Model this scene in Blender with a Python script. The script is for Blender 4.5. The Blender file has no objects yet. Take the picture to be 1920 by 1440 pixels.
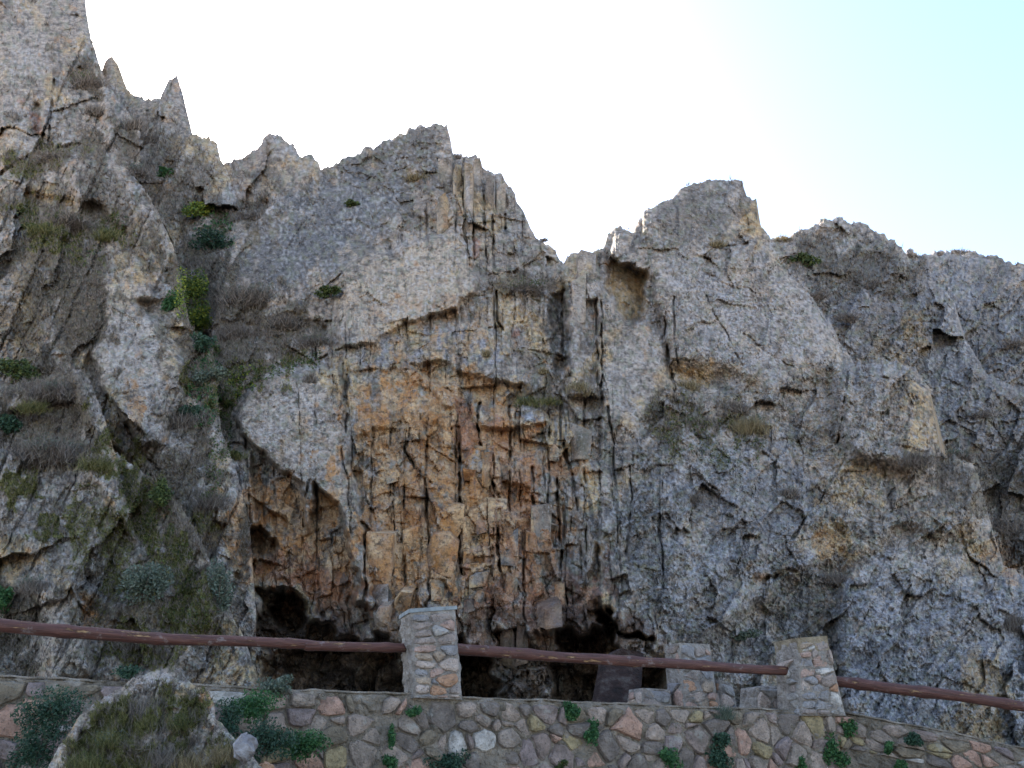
import bpy, math, random
import numpy as np
from mathutils import Vector

# ------------------------------------------------------------------ camera, sky, sun, exposure
SC = bpy.context.scene
COL = SC.collection
EYE = 1.6
PITCH = math.radians(25.0)
FPX = 1450.0                      # focal length in pixels of the 1920-wide photograph
cam_d = bpy.data.cameras.new('camera')
cam = bpy.data.objects.new('camera', cam_d); COL.objects.link(cam)
cam_d.sensor_width = 36.0
cam_d.lens = 36.0 * FPX / 1920.0
cam_d.clip_end = 4000
cam.location = (0, 0, EYE)
cam.rotation_euler = (math.pi / 2 + PITCH, 0, 0)
SC.camera = cam

SUN_EL = math.radians(36.0)
SUN_AZ = math.radians(-33.0)      # from +Y (into the picture), negative = left
world = bpy.data.worlds.new('World'); SC.world = world
world.use_nodes = True
wn = world.node_tree; wn.nodes.clear()
wo = wn.nodes.new('ShaderNodeOutputWorld'); wb = wn.nodes.new('ShaderNodeBackground')
sky = wn.nodes.new('ShaderNodeTexSky'); sky.sky_type = 'NISHITA'; sky.sun_disc = False
sky.sun_elevation = SUN_EL
sky.sun_rotation = SUN_AZ
sky.altitude = 300; sky.air_density = 1.0; sky.dust_density = 1.5; sky.ozone_density = 0.7
wb.inputs['Strength'].default_value = 0.1
wn.links.new(sky.outputs[0], wb.inputs['Color']); wn.links.new(wb.outputs[0], wo.inputs['Surface'])

sd = bpy.data.lights.new('sun', 'SUN'); sd.energy = 5.0; sd.angle = math.radians(0.5); sd.color = (1.0, 0.94, 0.85)
sun = bpy.data.objects.new('sun', sd); COL.objects.link(sun)
sdir = Vector((math.sin(SUN_AZ) * math.cos(SUN_EL), math.cos(SUN_AZ) * math.cos(SUN_EL), math.sin(SUN_EL)))
sun.rotation_euler = sdir.to_track_quat('Z', 'Y').to_euler()
sun.location = sdir * 200

vs = SC.view_settings
vs.view_transform = 'Standard'; vs.look = 'None'; vs.gamma = 1.0; vs.use_curve_mapping = False
vs.exposure = 2.48

# ------------------------------------------------------------------ helpers: pixels of the photograph -> places
CP, SP = math.cos(PITCH), math.sin(PITCH)
def ray(px, py):
    """direction through a photo pixel with y component 1"""
    a = (px - 960.0) / FPX; b = (720.0 - py) / FPX
    dy = CP - SP * b
    return a / dy, (SP + CP * b) / dy
def at(px, py, y):
    rx, rz = ray(px, py)
    return Vector((rx * y, y, EYE + rz * y))

def tag(o, label=None, cat=None, group=None, kind=None):
    if label: o['label'] = label
    if cat: o['category'] = cat
    if group: o['group'] = group
    if kind: o['kind'] = kind
    return o
def empty(name, loc=(0, 0, 0)):
    o = bpy.data.objects.new(name, None); COL.objects.link(o); o.location = loc
    o.empty_display_size = 0.2
    return o
def link(name, me, parent=None, loc=None):
    o = bpy.data.objects.new(name, me); COL.objects.link(o)
    if loc is not None: o.location = loc
    if parent is not None:
        o.parent = parent
        if loc is None and parent.type == 'EMPTY':     # vertices are given in world space
            o.location = -parent.location
    return o

def np_mesh(name, verts, quads, mat, smooth=True, tris=None):
    me = bpy.data.meshes.new(name)
    verts = np.asarray(verts, dtype=np.float32)
    loops = []
    nq = 0 if quads is None else len(quads); nt = 0 if tris is None else len(tris)
    if nq: loops.append(np.asarray(quads, dtype=np.int32).ravel())
    if nt: loops.append(np.asarray(tris, dtype=np.int32).ravel())
    loops = np.concatenate(loops)
    starts = np.concatenate([np.arange(nq, dtype=np.int32) * 4, nq * 4 + np.arange(nt, dtype=np.int32) * 3])
    me.vertices.add(len(verts)); me.vertices.foreach_set('co', verts.ravel())
    me.loops.add(len(loops)); me.loops.foreach_set('vertex_index', loops)
    me.polygons.add(nq + nt); me.polygons.foreach_set('loop_start', starts.astype(np.int32))
    me.polygons.foreach_set('use_smooth', np.full(nq + nt, smooth, dtype=bool))
    me.update(calc_edges=True)
    me.materials.append(mat)
    return me
def set_cols(me, name, arr):
    at_ = me.attributes.new(name, 'FLOAT_COLOR', 'POINT')
    c = np.ones((len(arr), 4), dtype=np.float32); c[:, :3] = arr
    at_.data.foreach_set('color', c.ravel())

# ------------------------------------------------------------------ helpers: numpy noise
def h2(ix, iy, seed):
    x = (ix.astype(np.int64) * 374761393 + iy.astype(np.int64) * 668265263 + seed * 1274126177) & 0xffffffff
    x = ((x ^ (x >> 13)) * 1103515245) & 0xffffffff
    x = ((x ^ (x >> 16)) * 2246822519) & 0xffffffff
    x = x ^ (x >> 15)
    return (x & 0xffffff).astype(np.float32) / 16777216.0
def perlin(x, y, seed=0):
    x0 = np.floor(x); y0 = np.floor(y); fx = (x - x0).astype(np.float32); fy = (y - y0).astype(np.float32)
    ix = x0.astype(np.int64); iy = y0.astype(np.int64)
    def g(dx, dy):
        a = h2(ix + dx, iy + dy, seed) * 6.2831853
        return np.cos(a) * (fx - dx) + np.sin(a) * (fy - dy)
    u = fx * fx * fx * (fx * (fx * 6 - 15) + 10); v = fy * fy * fy * (fy * (fy * 6 - 15) + 10)
    a = g(0, 0); b = g(1, 0); c = g(0, 1); d = g(1, 1)
    return ((a + (b - a) * u) * (1 - v) + (c + (d - c) * u) * v) * 1.5
def fbm(x, y, seed, octs=4, gain=0.5):
    s = 0; a = 1.0; t = 0
    for k in range(octs):
        s = s + a * perlin(x, y, seed + k * 17); t += a; a *= gain; x = x * 2.03 + 5.1; y = y * 2.03 + 1.7
    return s / t
def billow(x, y, seed, octs=4, gain=0.55):
    s = 0; a = 1.0; t = 0
    for k in range(octs):
        s = s + a * (np.abs(perlin(x, y, seed + k * 13)) * 2.2 - 0.5); t += a; a *= gain; x = x * 2.1 + 3.3; y = y * 2.1 + 7.7
    return s / t
def sstep(a, b, x):
    t = np.clip((x - a) / (b - a), 0, 1); return t * t * (3 - 2 * t)
def rot(x, y, deg):
    c = math.cos(math.radians(deg)); s = math.sin(math.radians(deg))
    return x * c + y * s, -x * s + y * c
def columns(u, v, w, h, seed, cutslope=0.25):
    """fractured columns: u across, v along. returns offset -1..1, tilt terms and px distance to the nearest crack"""
    uu = u / w + 0.22 * perlin(u / w / 3.1, v / h / 1.6, seed + 5)
    i = np.floor(uu)
    jl = (h2(i, i * 0, seed) - 0.5) * 0.6; jr = (h2(i + 1, i * 0, seed) - 0.5) * 0.6
    f = uu - i
    i = np.where(f < jl, i - 1, np.where(f > 1 + jr, i + 1, i))
    jl = (h2(i, i * 0, seed) - 0.5) * 0.6; jr = (h2(i + 1, i * 0, seed) - 0.5) * 0.6
    f = uu - i
    du = np.minimum(f - jl, 1 + jr - f) * w
    vv = v / h * (0.6 + 0.9 * h2(i, i * 0, seed + 3)) + h2(i, i * 0, seed + 1) * 31 + (h2(i, i * 0, seed + 2) - 0.5) * 2 * cutslope * (f - 0.5)
    j = np.floor(vv)
    kl = (h2(i, j, seed + 7) - 0.5) * 0.7; kr = (h2(i, j + 1, seed + 7) - 0.5) * 0.7
    g = vv - j
    j = np.where(g < kl, j - 1, np.where(g > 1 + kr, j + 1, j)); g = vv - j
    kl = (h2(i, j, seed + 7) - 0.5) * 0.7; kr = (h2(i, j + 1, seed + 7) - 0.5) * 0.7
    dv = np.minimum(g - kl, 1 + kr - g) * h
    off = h2(i, j, seed + 11) * 2 - 1
    tu = (h2(i, j, seed + 12) - 0.5) * (f - 0.5) * 2; tv = (h2(i, j, seed + 13) - 0.35) * (g - 0.5) * 2
    return off, tu, tv, du, dv
def cells(x, y, seed):
    """Voronoi facets: random height, random tilt (continuous-ish), F2-F1"""
    ix = np.floor(x); iy = np.floor(y)
    best = np.full(x.shape, 9.0, dtype=np.float32); sec = best.copy(); val = best * 0; tilt = best * 0
    for dx in (-1, 0, 1):
        for dy in (-1, 0, 1):
            cx = ix + dx; cy = iy + dy
            ox = x - (cx + 0.1 + 0.8 * h2(cx, cy, seed)); oy = y - (cy + 0.1 + 0.8 * h2(cx, cy, seed + 1))
            d = np.sqrt(ox * ox + oy * oy)
            v = h2(cx, cy, seed + 2) * 2 - 1
            t = (h2(cx, cy, seed + 3) - 0.5) * 2 * ox + (h2(cx, cy, seed + 4) - 0.5) * 2 * oy
            m = d < best
            sec = np.where(m, best, np.minimum(sec, d))
            val = np.where(m, v, val); tilt = np.where(m, t, tilt); best = np.where(m, d, best)
    return val, tilt, sec - best

# ------------------------------------------------------------------ the map of the rock: relief and colour, 2 px steps of the photograph
X0, Y0_, NX, NY, ST = -90, -130, 1050, 800, 2
gx = (X0 + np.arange(NX) * ST).astype(np.float32); gy = (Y0_ + np.arange(NY) * ST).astype(np.float32)
GX, GY = np.meshgrid(gx, gy)
WX = GX + 7 * perlin(GX / 34, GY / 34, 1) + 3.5 * perlin(GX / 11, GY / 13, 2) + 1.5 * perlin(GX / 5, GY / 5, 3)
WY = GY + 7 * perlin(GX / 34, GY / 34, 4) + 3.5 * perlin(GX / 13, GY / 11, 5) + 1.5 * perlin(GX / 5, GY / 5, 6)
_cr = sstep(1070, 1130, GY) * sstep(430, 480, GX) * sstep(1290, 1240, GX)
WX = WX + _cr * (26 * perlin(GX / 55, GY / 55, 91) + 11 * perlin(GX / 19, GY / 19, 93)); WY = WY + _cr * (26 * perlin(GX / 55, GY / 55, 92) + 11 * perlin(GX / 19, GY / 19, 94))
def inpoly(pts, warp=True):
    m = np.zeros(GX.shape, dtype=bool)
    xs = [p[0] for p in pts]; ys = [p[1] for p in pts]
    c0 = max(0, int((min(xs) - 16 - X0) / ST)); c1 = min(NX, int((max(xs) + 16 - X0) / ST) + 1)
    r0 = max(0, int((min(ys) - 16 - Y0_) / ST)); r1 = min(NY, int((max(ys) + 16 - Y0_) / ST) + 1)
    if c1 <= c0 or r1 <= r0: return m
    x = (WX if warp else GX)[r0:r1, c0:c1]; y = (WY if warp else GY)[r0:r1, c0:c1]
    s = np.zeros(x.shape, dtype=bool); n = len(pts)
    for k in range(n):
        xa, ya = pts[k]; xb, yb = pts[(k + 1) % n]
        if ya == yb: continue
        s ^= ((ya > y) != (yb > y)) & (x < (xb - xa) * (y - ya) / (yb - ya) + xa)
    m[r0:r1, c0:c1] = s
    return m
def blur(a, r):
    """box blur, r cells, twice"""
    a = a.astype(np.float32)
    for _ in range(2):
        for ax in (0, 1):
            p = np.pad(a, [(r + 1, r) if k == ax else (0, 0) for k in (0, 1)], mode='edge')
            c = np.cumsum(p, axis=ax, dtype=np.float64)
            n = a.shape[ax]
            if ax == 0: a = ((c[2 * r + 1:2 * r + 1 + n] - c[:n]) / (2 * r + 1)).astype(np.float32)
            else: a = ((c[:, 2 * r + 1:2 * r + 1 + n] - c[:, :n]) / (2 * r + 1)).astype(np.float32)
    return a
def line_dist(pts):
    d = np.full(GX.shape, 99.0, dtype=np.float32)
    for (xa, ya), (xb, yb) in zip(pts[:-1], pts[1:]):
        c0 = max(0, int((min(xa, xb) - 24 - X0) / ST)); c1 = min(NX, int((max(xa, xb) + 24 - X0) / ST))
        r0 = max(0, int((min(ya, yb) - 24 - Y0_) / ST)); r1 = min(NY, int((max(ya, yb) + 24 - Y0_) / ST))
        if c1 <= c0 or r1 <= r0: continue
        x = WX[r0:r1, c0:c1] * .45 + GX[r0:r1, c0:c1] * .55; y = WY[r0:r1, c0:c1]
        L = (xb - xa) ** 2 + (yb - ya) ** 2 + 1e-6
        t = np.clip(((x - xa) * (xb - xa) + (y - ya) * (yb - ya)) / L, 0, 1)
        dd = np.hypot(x - xa - t * (xb - xa), y - ya - t * (yb - ya))
        d[r0:r1, c0:c1] = np.minimum(d[r0:r1, c0:c1], dd)
    return d
def sample(F, px, py):
    fx = np.clip((px - X0) / ST, 0, NX - 1.001); fy = np.clip((py - Y0_) / ST, 0, NY - 1.001)
    ix = fx.astype(int); iy = fy.astype(int); fx = fx - ix; fy = fy - iy
    return (F[iy, ix] * (1 - fx) * (1 - fy) + F[iy, ix + 1] * fx * (1 - fy) + F[iy + 1, ix] * (1 - fx) * fy + F[iy + 1, ix + 1] * fx * fy)

# region masks: centre = upright fractured columns, left = leaning slabs, right = knobbly lichened rock
CEN = [(600, 320), (700, 250), (815, 200), (900, 270), (1052, 480), (1070, 460), (1130, 440), (1220, 480), (1250, 700), (1180, 820), (1170, 1000), (1240, 1200), (1260, 1440), (380, 1440), (430, 1100), (370, 960), (420, 850), (480, 700), (600, 600), (690, 480), (760, 400)]
LEF = [(-90, -130), (640, -130), (620, 330), (430, 520), (400, 640), (430, 780), (400, 860), (380, 1000), (470, 1440), (-90, 1440)]
mC = blur(inpoly(CEN), 8); mL = blur(inpoly(LEF), 8) * (1 - mC); mR = np.clip(1 - mC - mL, 0, 1)

# --- facets of the main cliff: polygon, offset towards the viewer, slope across, slope down (photo px)
FAC = [
 ([(400,300),(560,220),(700,180),(765,325),(800,360),(770,400),(690,480),(620,510),(480,570),(390,600),(420,440)], -30, 14, 22),
 ([(700,180),(815,160),(865,180),(858,300),(800,360),(765,325)], -14, 14, 10),
 ([(800,360),(850,285),(860,200),(950,220),(1030,380),(1100,440),(1052,500),(1040,530),(900,525),(860,440)], -8, -22, 0),
 ([(690,480),(770,400),(850,430),(740,470),(655,480),(640,560),(600,600),(480,640),(400,640),(390,600),(480,570)], -6, 8, 16),
 ([(655,482),(740,470),(850,430),(893,490),(897,550),(830,590),(770,600),(700,640),(640,655),(630,600)], 46, 6, 14),
 ([(400,600),(600,600),(640,650),(610,690),(490,705),(420,760),(380,700)], 5, 0, 50),
 ([(640,650),(700,640),(770,600),(900,600),(960,660),(985,725),(880,702),(820,675),(740,690),(650,698)], 26, 0, 12),
 ([(900,520),(1060,540),(1065,740),(1000,760),(985,725),(960,660),(900,600)], 8, -12, 8),
 ([(1030,560),(1062,540),(1066,700),(1040,700),(1035,640)], -45, 0, 0),
 ([(1052,497),(1070,460),(1112,465),(1128,540),(1126,745),(1068,740),(1064,600)], 54, 16, 6),
 ([(1084,560),(1118,560),(1120,720),(1090,730)], 18, -50, 0),
 ([(1110,465),(1150,425),(1160,490),(1128,540)], -35, 0, 30),
 ([(1140,480),(1150,415),(1195,420),(1290,490),(1215,512)], 25, 0, 20),
 ([(1215,510),(1270,480),(1190,430),(1200,300),(1330,260),(1460,300),(1444,440),(1530,560),(1580,650),(1540,720),(1440,730),(1355,690),(1262,690),(1240,590)], 30, -9, 10),
 ([(1140,480),(1215,512),(1208,600),(1172,603),(1135,535)], -75, -60, 0),
 ([(1213,508),(1240,590),(1264,735),(1248,690),(1240,625),(1203,605)], -20, -130, 0),
 ([(1126,540),(1172,603),(1203,605),(1240,625),(1255,700),(1270,735),(1200,800),(1130,790)], 26, -6, 12),
 ([(1330,420),(1380,400),(1430,400),(1444,450),(1350,470)], 20, -40, 0),
 ([(1255,688),(1350,680),(1330,722),(1270,725)], 5, 0, -60),
 ([(1130,790),(1200,800),(1270,725),(1440,730),(1540,720),(1580,820),(1540,1000),(1530,1060),(1460,1100),(1260,1240),(1140,1180),(1120,1000)], 40, -4, 8),
 ([(1030,780),(1130,790),(1120,1000),(1140,1160),(1080,1150),(1045,1050)], 0, 26, 0),
 ([(1085,880),(1130,855),(1128,1000),(1100,1080),(1080,960)], 38, 20, 0),
 ([(1560,690),(1700,680),(1740,740),(1765,860),(1700,880),(1590,850)], 62, -10, 24),
 ([(1715,715),(1745,725),(1768,860),(1722,850)], 30, -70, 0),
 ([(1540,850),(1590,850),(1700,880),(1830,870),(1850,1030),(1700,985),(1590,1055),(1525,1040)], 30, -6, 10),
 ([(1525,1000),(1575,985),(1600,1055),(1530,1062)], 14, -20, 0),
 ([(1590,1062),(1700,1018),(1820,1030),(1860,1080),(1990,1080),(1990,1470),(1620,1470),(1560,1250)], 60, -5, 26),
 ([(1440,1090),(1530,1062),(1600,1062),(1560,1150),(1560,1250),(1610,1450),(1500,1450),(1450,1200)], -6, 0, 0),
 ([(1800,1230),(1880,1190),(1905,1400),(1790,1420)], 95, -20, 0),
 ([(1370,1060),(1440,1085),(1470,1100),(1430,1130),(1360,1110)], 45, 0, 30),
 ([(650,700),(740,692),(845,755),(870,770),(790,800),(700,800),(650,835)], 18, -4, -3),
 ([(735,686),(762,682),(866,752),(850,766)], 36, 0, 0),
 ([(650,835),(790,800),(870,770),(885,735),(895,770),(1030,790),(1050,1050),(1140,1150),(1060,1200),(900,1180),(850,1160),(750,1190),(690,1160),(680,1000)], 4, -4, -3),
 ([(740,800),(790,790),(860,900),(850,960),(800,900),(770,860)], 28, -14, -10),
 ([(655,850),(715,835),(720,900),(680,910)], 22, -10, 0),
 ([(893,762),(1025,762),(1030,792),(950,806),(900,802)], 34, 0, 55),
 ([(955,870),(1000,880),(1000,915),(955,905)], 30, -10, 50),
 ([(862,745),(893,758),(895,860),(862,860)], 6, 0, 0),
 ([(905,840),(935,850),(940,920),(925,920)], 26, 60, 0),
 ([(490,705),(605,685),(640,700),(650,840),(683,1000),(695,1160),(665,1060),(635,950),(592,908),(578,1000),(565,905),(510,872),(470,832),(440,790)], 62, -4, -6),
 ([(405,850),(470,840),(478,900),(482,1005),(415,960)], 52, 10, 10),
 ([(370,960),(415,960),(480,1002),(470,1040),(455,1100),(430,1100)], 20, 0, -30),
 ([(420,1100),(456,1100),(480,1180),(512,1290),(505,1440),(370,1440),(400,1150)], 60, -20, 6),
 ([(470,872),(510,872),(565,905),(578,1000),(592,908),(635,950),(665,1060),(692,1165),(640,1190),(570,1140),(480,1100),(470,1040),(482,1005)], -30, -6, -22),
 ([(470,985),(500,995),(522,1022),(505,1038),(466,1032)], -90, 0, 0),
 ([(470,1105),(540,1105),(580,1140),(620,1185),(750,1190),(860,1180),(870,1440),(505,1440),(490,1220)], -190, 0, -30),
 ([(500,1120),(548,1120),(590,1170),(560,1180),(520,1150)], -300, 0, 0),
 ([(540,1225),(640,1215),(750,1250),(756,1460),(540,1460)], -270, 0, -20),
 ([(855,1215),(925,1232),(930,1460),(855,1460)], -380, 0, 0),
 ([(930,1180),(1060,1190),(1085,1460),(928,1460)], -90, 30, -14),
 ([(1020,1240),(1060,1190),(1140,1150),(1200,1190),(1255,1240),(1250,1460),(1040,1460)], -270, 0, -20),
 ([(1145,1165),(1190,1195),(1250,1215),(1240,1235),(1180,1230),(1140,1200)], 20, 0, -20),
]
BASE = np.zeros(GX.shape, dtype=np.float32)
for pts, off, sx, sy in FAC:
    m = inpoly(pts)
    cx = sum(p[0] for p in pts) / len(pts); cy = sum(p[1] for p in pts) / len(pts)
    BASE[m] = (off + sx * (WX[m] - cx) / 100 + sy * (WY[m] - cy) / 100)
BASE = 1.1 * blur(BASE, 1) * (1 - mR) + 1.25 * blur(BASE, 5) * mR
# facets of the left-hand rocks
FAL = [
 ([(180,520),(235,440),(300,560),(350,660),(350,740),(300,830),(265,835),(200,740),(170,650)], 45, -14, 14),
 ([(0,480),(180,420),(200,600),(150,700),(0,680)], 10, 10, 10),
 ([(110,300),(190,280),(260,360),(330,480),(300,540),(240,440),(150,380)], 20, -16, 14),
 ([(40,360),(180,380),(240,440),(180,500),(60,460)], -15, 0, 40),
 ([(250,560),(330,560),(400,660),(345,680)], -20, 0, 20),
 ([(130,690),(170,700),(200,860),(290,1000),(250,1010),(160,880)], 40, -18, 12),
 ([(0,780),(140,740),(200,860),(100,880),(0,880)], -10, 10, 40),
 ([(0,880),(110,880),(160,900),(200,1060),(80,1120),(0,1100)], 26, -6, 24),
 ([(45,1000),(80,1010),(110,1100),(160,1260),(70,1300),(80,1180)], 60, 22, 0),
 ([(95,1100),(150,1080),(170,1270),(100,1280)], 75, -30, -4),
 ([(145,1090),(190,1100),(180,1160),(155,1200)], 20, -40, -30),
 ([(200,830),(270,880),(390,1080),(400,1200),(330,1150),(250,1000)], -20, 22, 10),
 ([(0,0),(150,0),(165,110),(100,200),(70,280),(0,320)], 20, -8, 4),
 ([(100,150),(190,120),(240,180),(250,330),(180,280),(80,290)], -5, -20, 10),
 ([(190,110),(230,130),(240,330),(200,330)], 20, -30, 0),
 ([(60,190),(78,200),(72,265),(62,250)], -20, 0, 0),
 ([(310,150),(335,140),(360,240),(420,300),(440,430),(380,420),(330,330),(290,230)], 15, -14, 8),
 ([(500,250),(600,310),(600,340),(510,400),(490,370)], 15, -14, -10),
 ([(420,310),(510,245),(495,370),(440,340)], 0, 14, 10),
]
BASL = np.zeros(GX.shape, dtype=np.float32)
for pts, off, sx, sy in FAL:
    m = inpoly(pts)
    cx = sum(p[0] for p in pts) / len(pts); cy = sum(p[1] for p in pts) / len(pts)
    BASL[m] = (off + sx * (WX[m] - cx) / 100 + sy * (WY[m] - cy) / 100)
BASL = blur(BASL, 2)

# smoothness mask: big planar faces with little fracture
SMO = np.zeros(GX.shape, dtype=np.float32)
for pts, k in (([(490,705),(605,685),(650,840),(690,1140),(592,908),(510,872),(440,790)], .85),
               ([(655,482),(740,470),(850,430),(897,550),(770,600),(640,655)], .72),
               ([(600,318),(700,272),(800,360),(690,480),(480,570),(390,600),(420,440)], .75),
               ([(1126,540),(1255,640),(1262,730),(1200,800),(1130,790)], .85), ([(1052,490),(1110,465),(1127,540),(1126,740),(1068,740)], .75), ([(1140,480),(1215,510),(1208,600),(1135,540)], .85), ([(1110,440),(1190,425),(1280,490),(1215,510)], .6), ([(1210,510),(1245,600),(1262,730),(1240,640)], .9),
               ([(1215,510),(1290,480),(1500,540),(1575,650),(1440,730),(1262,690)], .82),
               ([(640,650),(770,600),(900,600),(985,725),(820,675),(650,698)], .5),
               ([(180,520),(235,440),(350,660),(300,830),(200,740)], .85), ([(200,0),(150,0),(160,120)], .5), ([(430,310),(510,250),(600,310),(500,380)], .5), ([(1200,430),(1330,345),(1400,350),(1440,450),(1290,490)], .55),
               ([(650,700),(740,692),(870,770),(700,800),(650,835)], .82),
               ([(0,0),(140,0),(100,200),(0,320)], .8)):
    SMO = np.maximum(SMO, blur(inpoly(pts), 4) * k)
FRA = 1 - SMO
SCR = blur(inpoly([(600,318),(700,262),(850,220),(850,300),(800,360),(760,440),(650,490),(480,570),(390,600),(420,440)]), 5)   # scree-like face of the peak
# centre detail
o1, a1, b1, du1, dv1 = columns(WX * .3 + GX * .7, GY, 58, 190, 11)
o2, a2, b2, du2, dv2 = columns(WX * .3 + GX * .7, WY * .3 + GY * .7, 26, 62, 22)
o3, a3, b3, du3, dv3 = columns(WX, WY, 11, 24, 33, .5)
uk, vk = rot(GX * .5 + WX * .5, GY * .5 + WY * .5, -14)
k1v, k1t, k1e = cells(uk / 62, vk / 88, 71); k2v, k2t, k2e = cells(uk / 26, vk / 38, 72)
zb1 = sstep(-.25, .1, perlin(GX / 80, GY / 110, 73)); zb2 = sstep(-.2, .15, perlin(GX / 50, GY / 60, 74))
RC = 12 * o1 + 18 * a1 + 20 * b1 + (7 * o2 + 8 * a2 + 10 * b2) * zb1 + (2.6 * o3 + 3.0 * b3) * zb2 + (9 * k1v + 34 * k1t) * (1.25 - zb1 * .7) + 4 * k2v + 17 * k2t
RC -= 16 * sstep(3.2, 0.6, du1) * sstep(-.2, .2, perlin(GX / 60, GY / 80, 75)) + (6 * sstep(2.4, .5, du2) + 4 * sstep(2.4, .5, dv2)) * zb1 + 1.5 * sstep(1.8, .4, du3) * zb2
c1v, c1t, c1e = cells(GX / 46 + .3 * perlin(GX / 30, GY / 30, 8), GY / 60, 44)
RC += 5 * c1v + 9 * c1t + 2.5 * fbm(GX / 10, GY / 16, 50, 3)
# left detail: slabs leaning down to the right
ul, vl = rot(WX * .5 + GX * .5, WY * .5 + GY * .5, 24)     # across / along
l1, la1, lb1, ldu1, ldv1 = columns(ul, vl, 62, 210, 111)
l2, la2, lb2, ldu2, ldv2 = columns(ul, vl, 24, 70, 122)
c2v, c2t, c2e = cells(ul / 22, vl / 40, 144)
RL = 13 * l1 + 16 * la1 + 14 * lb1 + 6 * l2 + 7 * la2 + 7 * lb2 + 4.5 * c2v + 8 * c2t - 12 * sstep(4, 1, ldu1) - 5 * sstep(2.6, .6, ldu2)
RL = RL * .8 + 16 * fbm(ul / 60, vl / 90, 151, 4) + 8 * billow(ul / 18, vl / 28, 160, 4, .6)
# right detail: knobbly
ur, vr = rot(WX * .5 + GX * .5, WY * .5 + GY * .5, 32)
NZa = perlin(GX / 40, GY / 40, 207)
c3v, c3t, c3e = cells(ur / 60, vr / 95, 201)
c4v, c4t, c4e = cells(ur / 24 + .3 * perlin(GX / 20, GY / 20, 9), vr / 34, 211)
c5v, c5t, c5e = cells(ur / 10, vr / 13, 221)
RR = 7 * c3v + 18 * c3t + 3.5 * c4v + 8 * c4t + 1.6 * c5v + 2.6 * c5t
RR += 14 * fbm(ur / 70, vr / 110, 230, 4) + 10 * billow(ur / 30, vr / 40, 240, 5, .62) + 5 * fbm(GX / 9, GY / 9, 250, 2)
c6v, c6t, c6e = cells(GX / 13 + .5 * perlin(GX / 14, GY / 14, 261), GY / 9, 262)
c8v, c8t, c8e = cells(GX / 34 + .4 * perlin(GX / 24, GY / 24, 265), GY / 22, 266)
RS = 5 * c6v + 9 * c6t + 7 * c8v + 14 * c8t + 9 * fbm(GX / 60, GY / 40, 263, 4) + 5 * billow(GX / 16, GY / 12, 264, 3)
g1v, g1t, g1e = cells(ur / 120 + .2 * NZa, vr / 210, 205); g2v, g2t, g2e = cells(ur / 62, vr / 100, 206)
RR += 7 * g1v + 52 * g1t + 3 * g2v + 18 * g2t
q1v, q1t, q1e = cells(ul / 100 + .2 * NZa, vl / 200, 208)
RL += 10 * q1v + 55 * q1t
RUM = .8 + .9 * sstep(-.2, .25, perlin(GX / 75, GY / 85, 331))
RUB = RUM * 4.2 * billow(GX / 9, GY / 9, 300, 2) + RUM * 2.4 * billow(GX / 4.8, GY / 4.8, 310, 1) + 5 * fbm(GX / 24, GY / 24, 320, 3)     # lichen crust, everywhere
DETC = ((RC * FRA * (1 - .7 * SCR) + RS * SCR) * mC + RL * (.15 + .85 * FRA) * mL + RR * (.14 + .86 * FRA) * mR) + RUB * (.55 + .3 * mR)
CAV = blur(inpoly([(460,1110),(540,1108),(620,1180),(750,1200),(860,1190),(935,1210),(1040,1230),(1080,1180),(1140,1155),(1200,1190),(1260,1240),(1250,1460),(500,1460),(480,1200)]), 4)
DETC = DETC * (1 - .85 * CAV) + CAV * (50 * fbm(GX / 60, GY / 60, 701, 3) + 18 * billow(GX / 34, GY / 44, 702, 4) + 30 * cells(GX / 60, GY / 50, 705)[0] + 60 * cells(GX / 60, GY / 50, 705)[1] + 40 * cells(GX / 30, GY / 36, 703)[1] + 3 * RUB)
DETL = RL * (.15 + .85 * FRA) + RUB * .7
DETR = RR * 1.0 + RUB * .9
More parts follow.
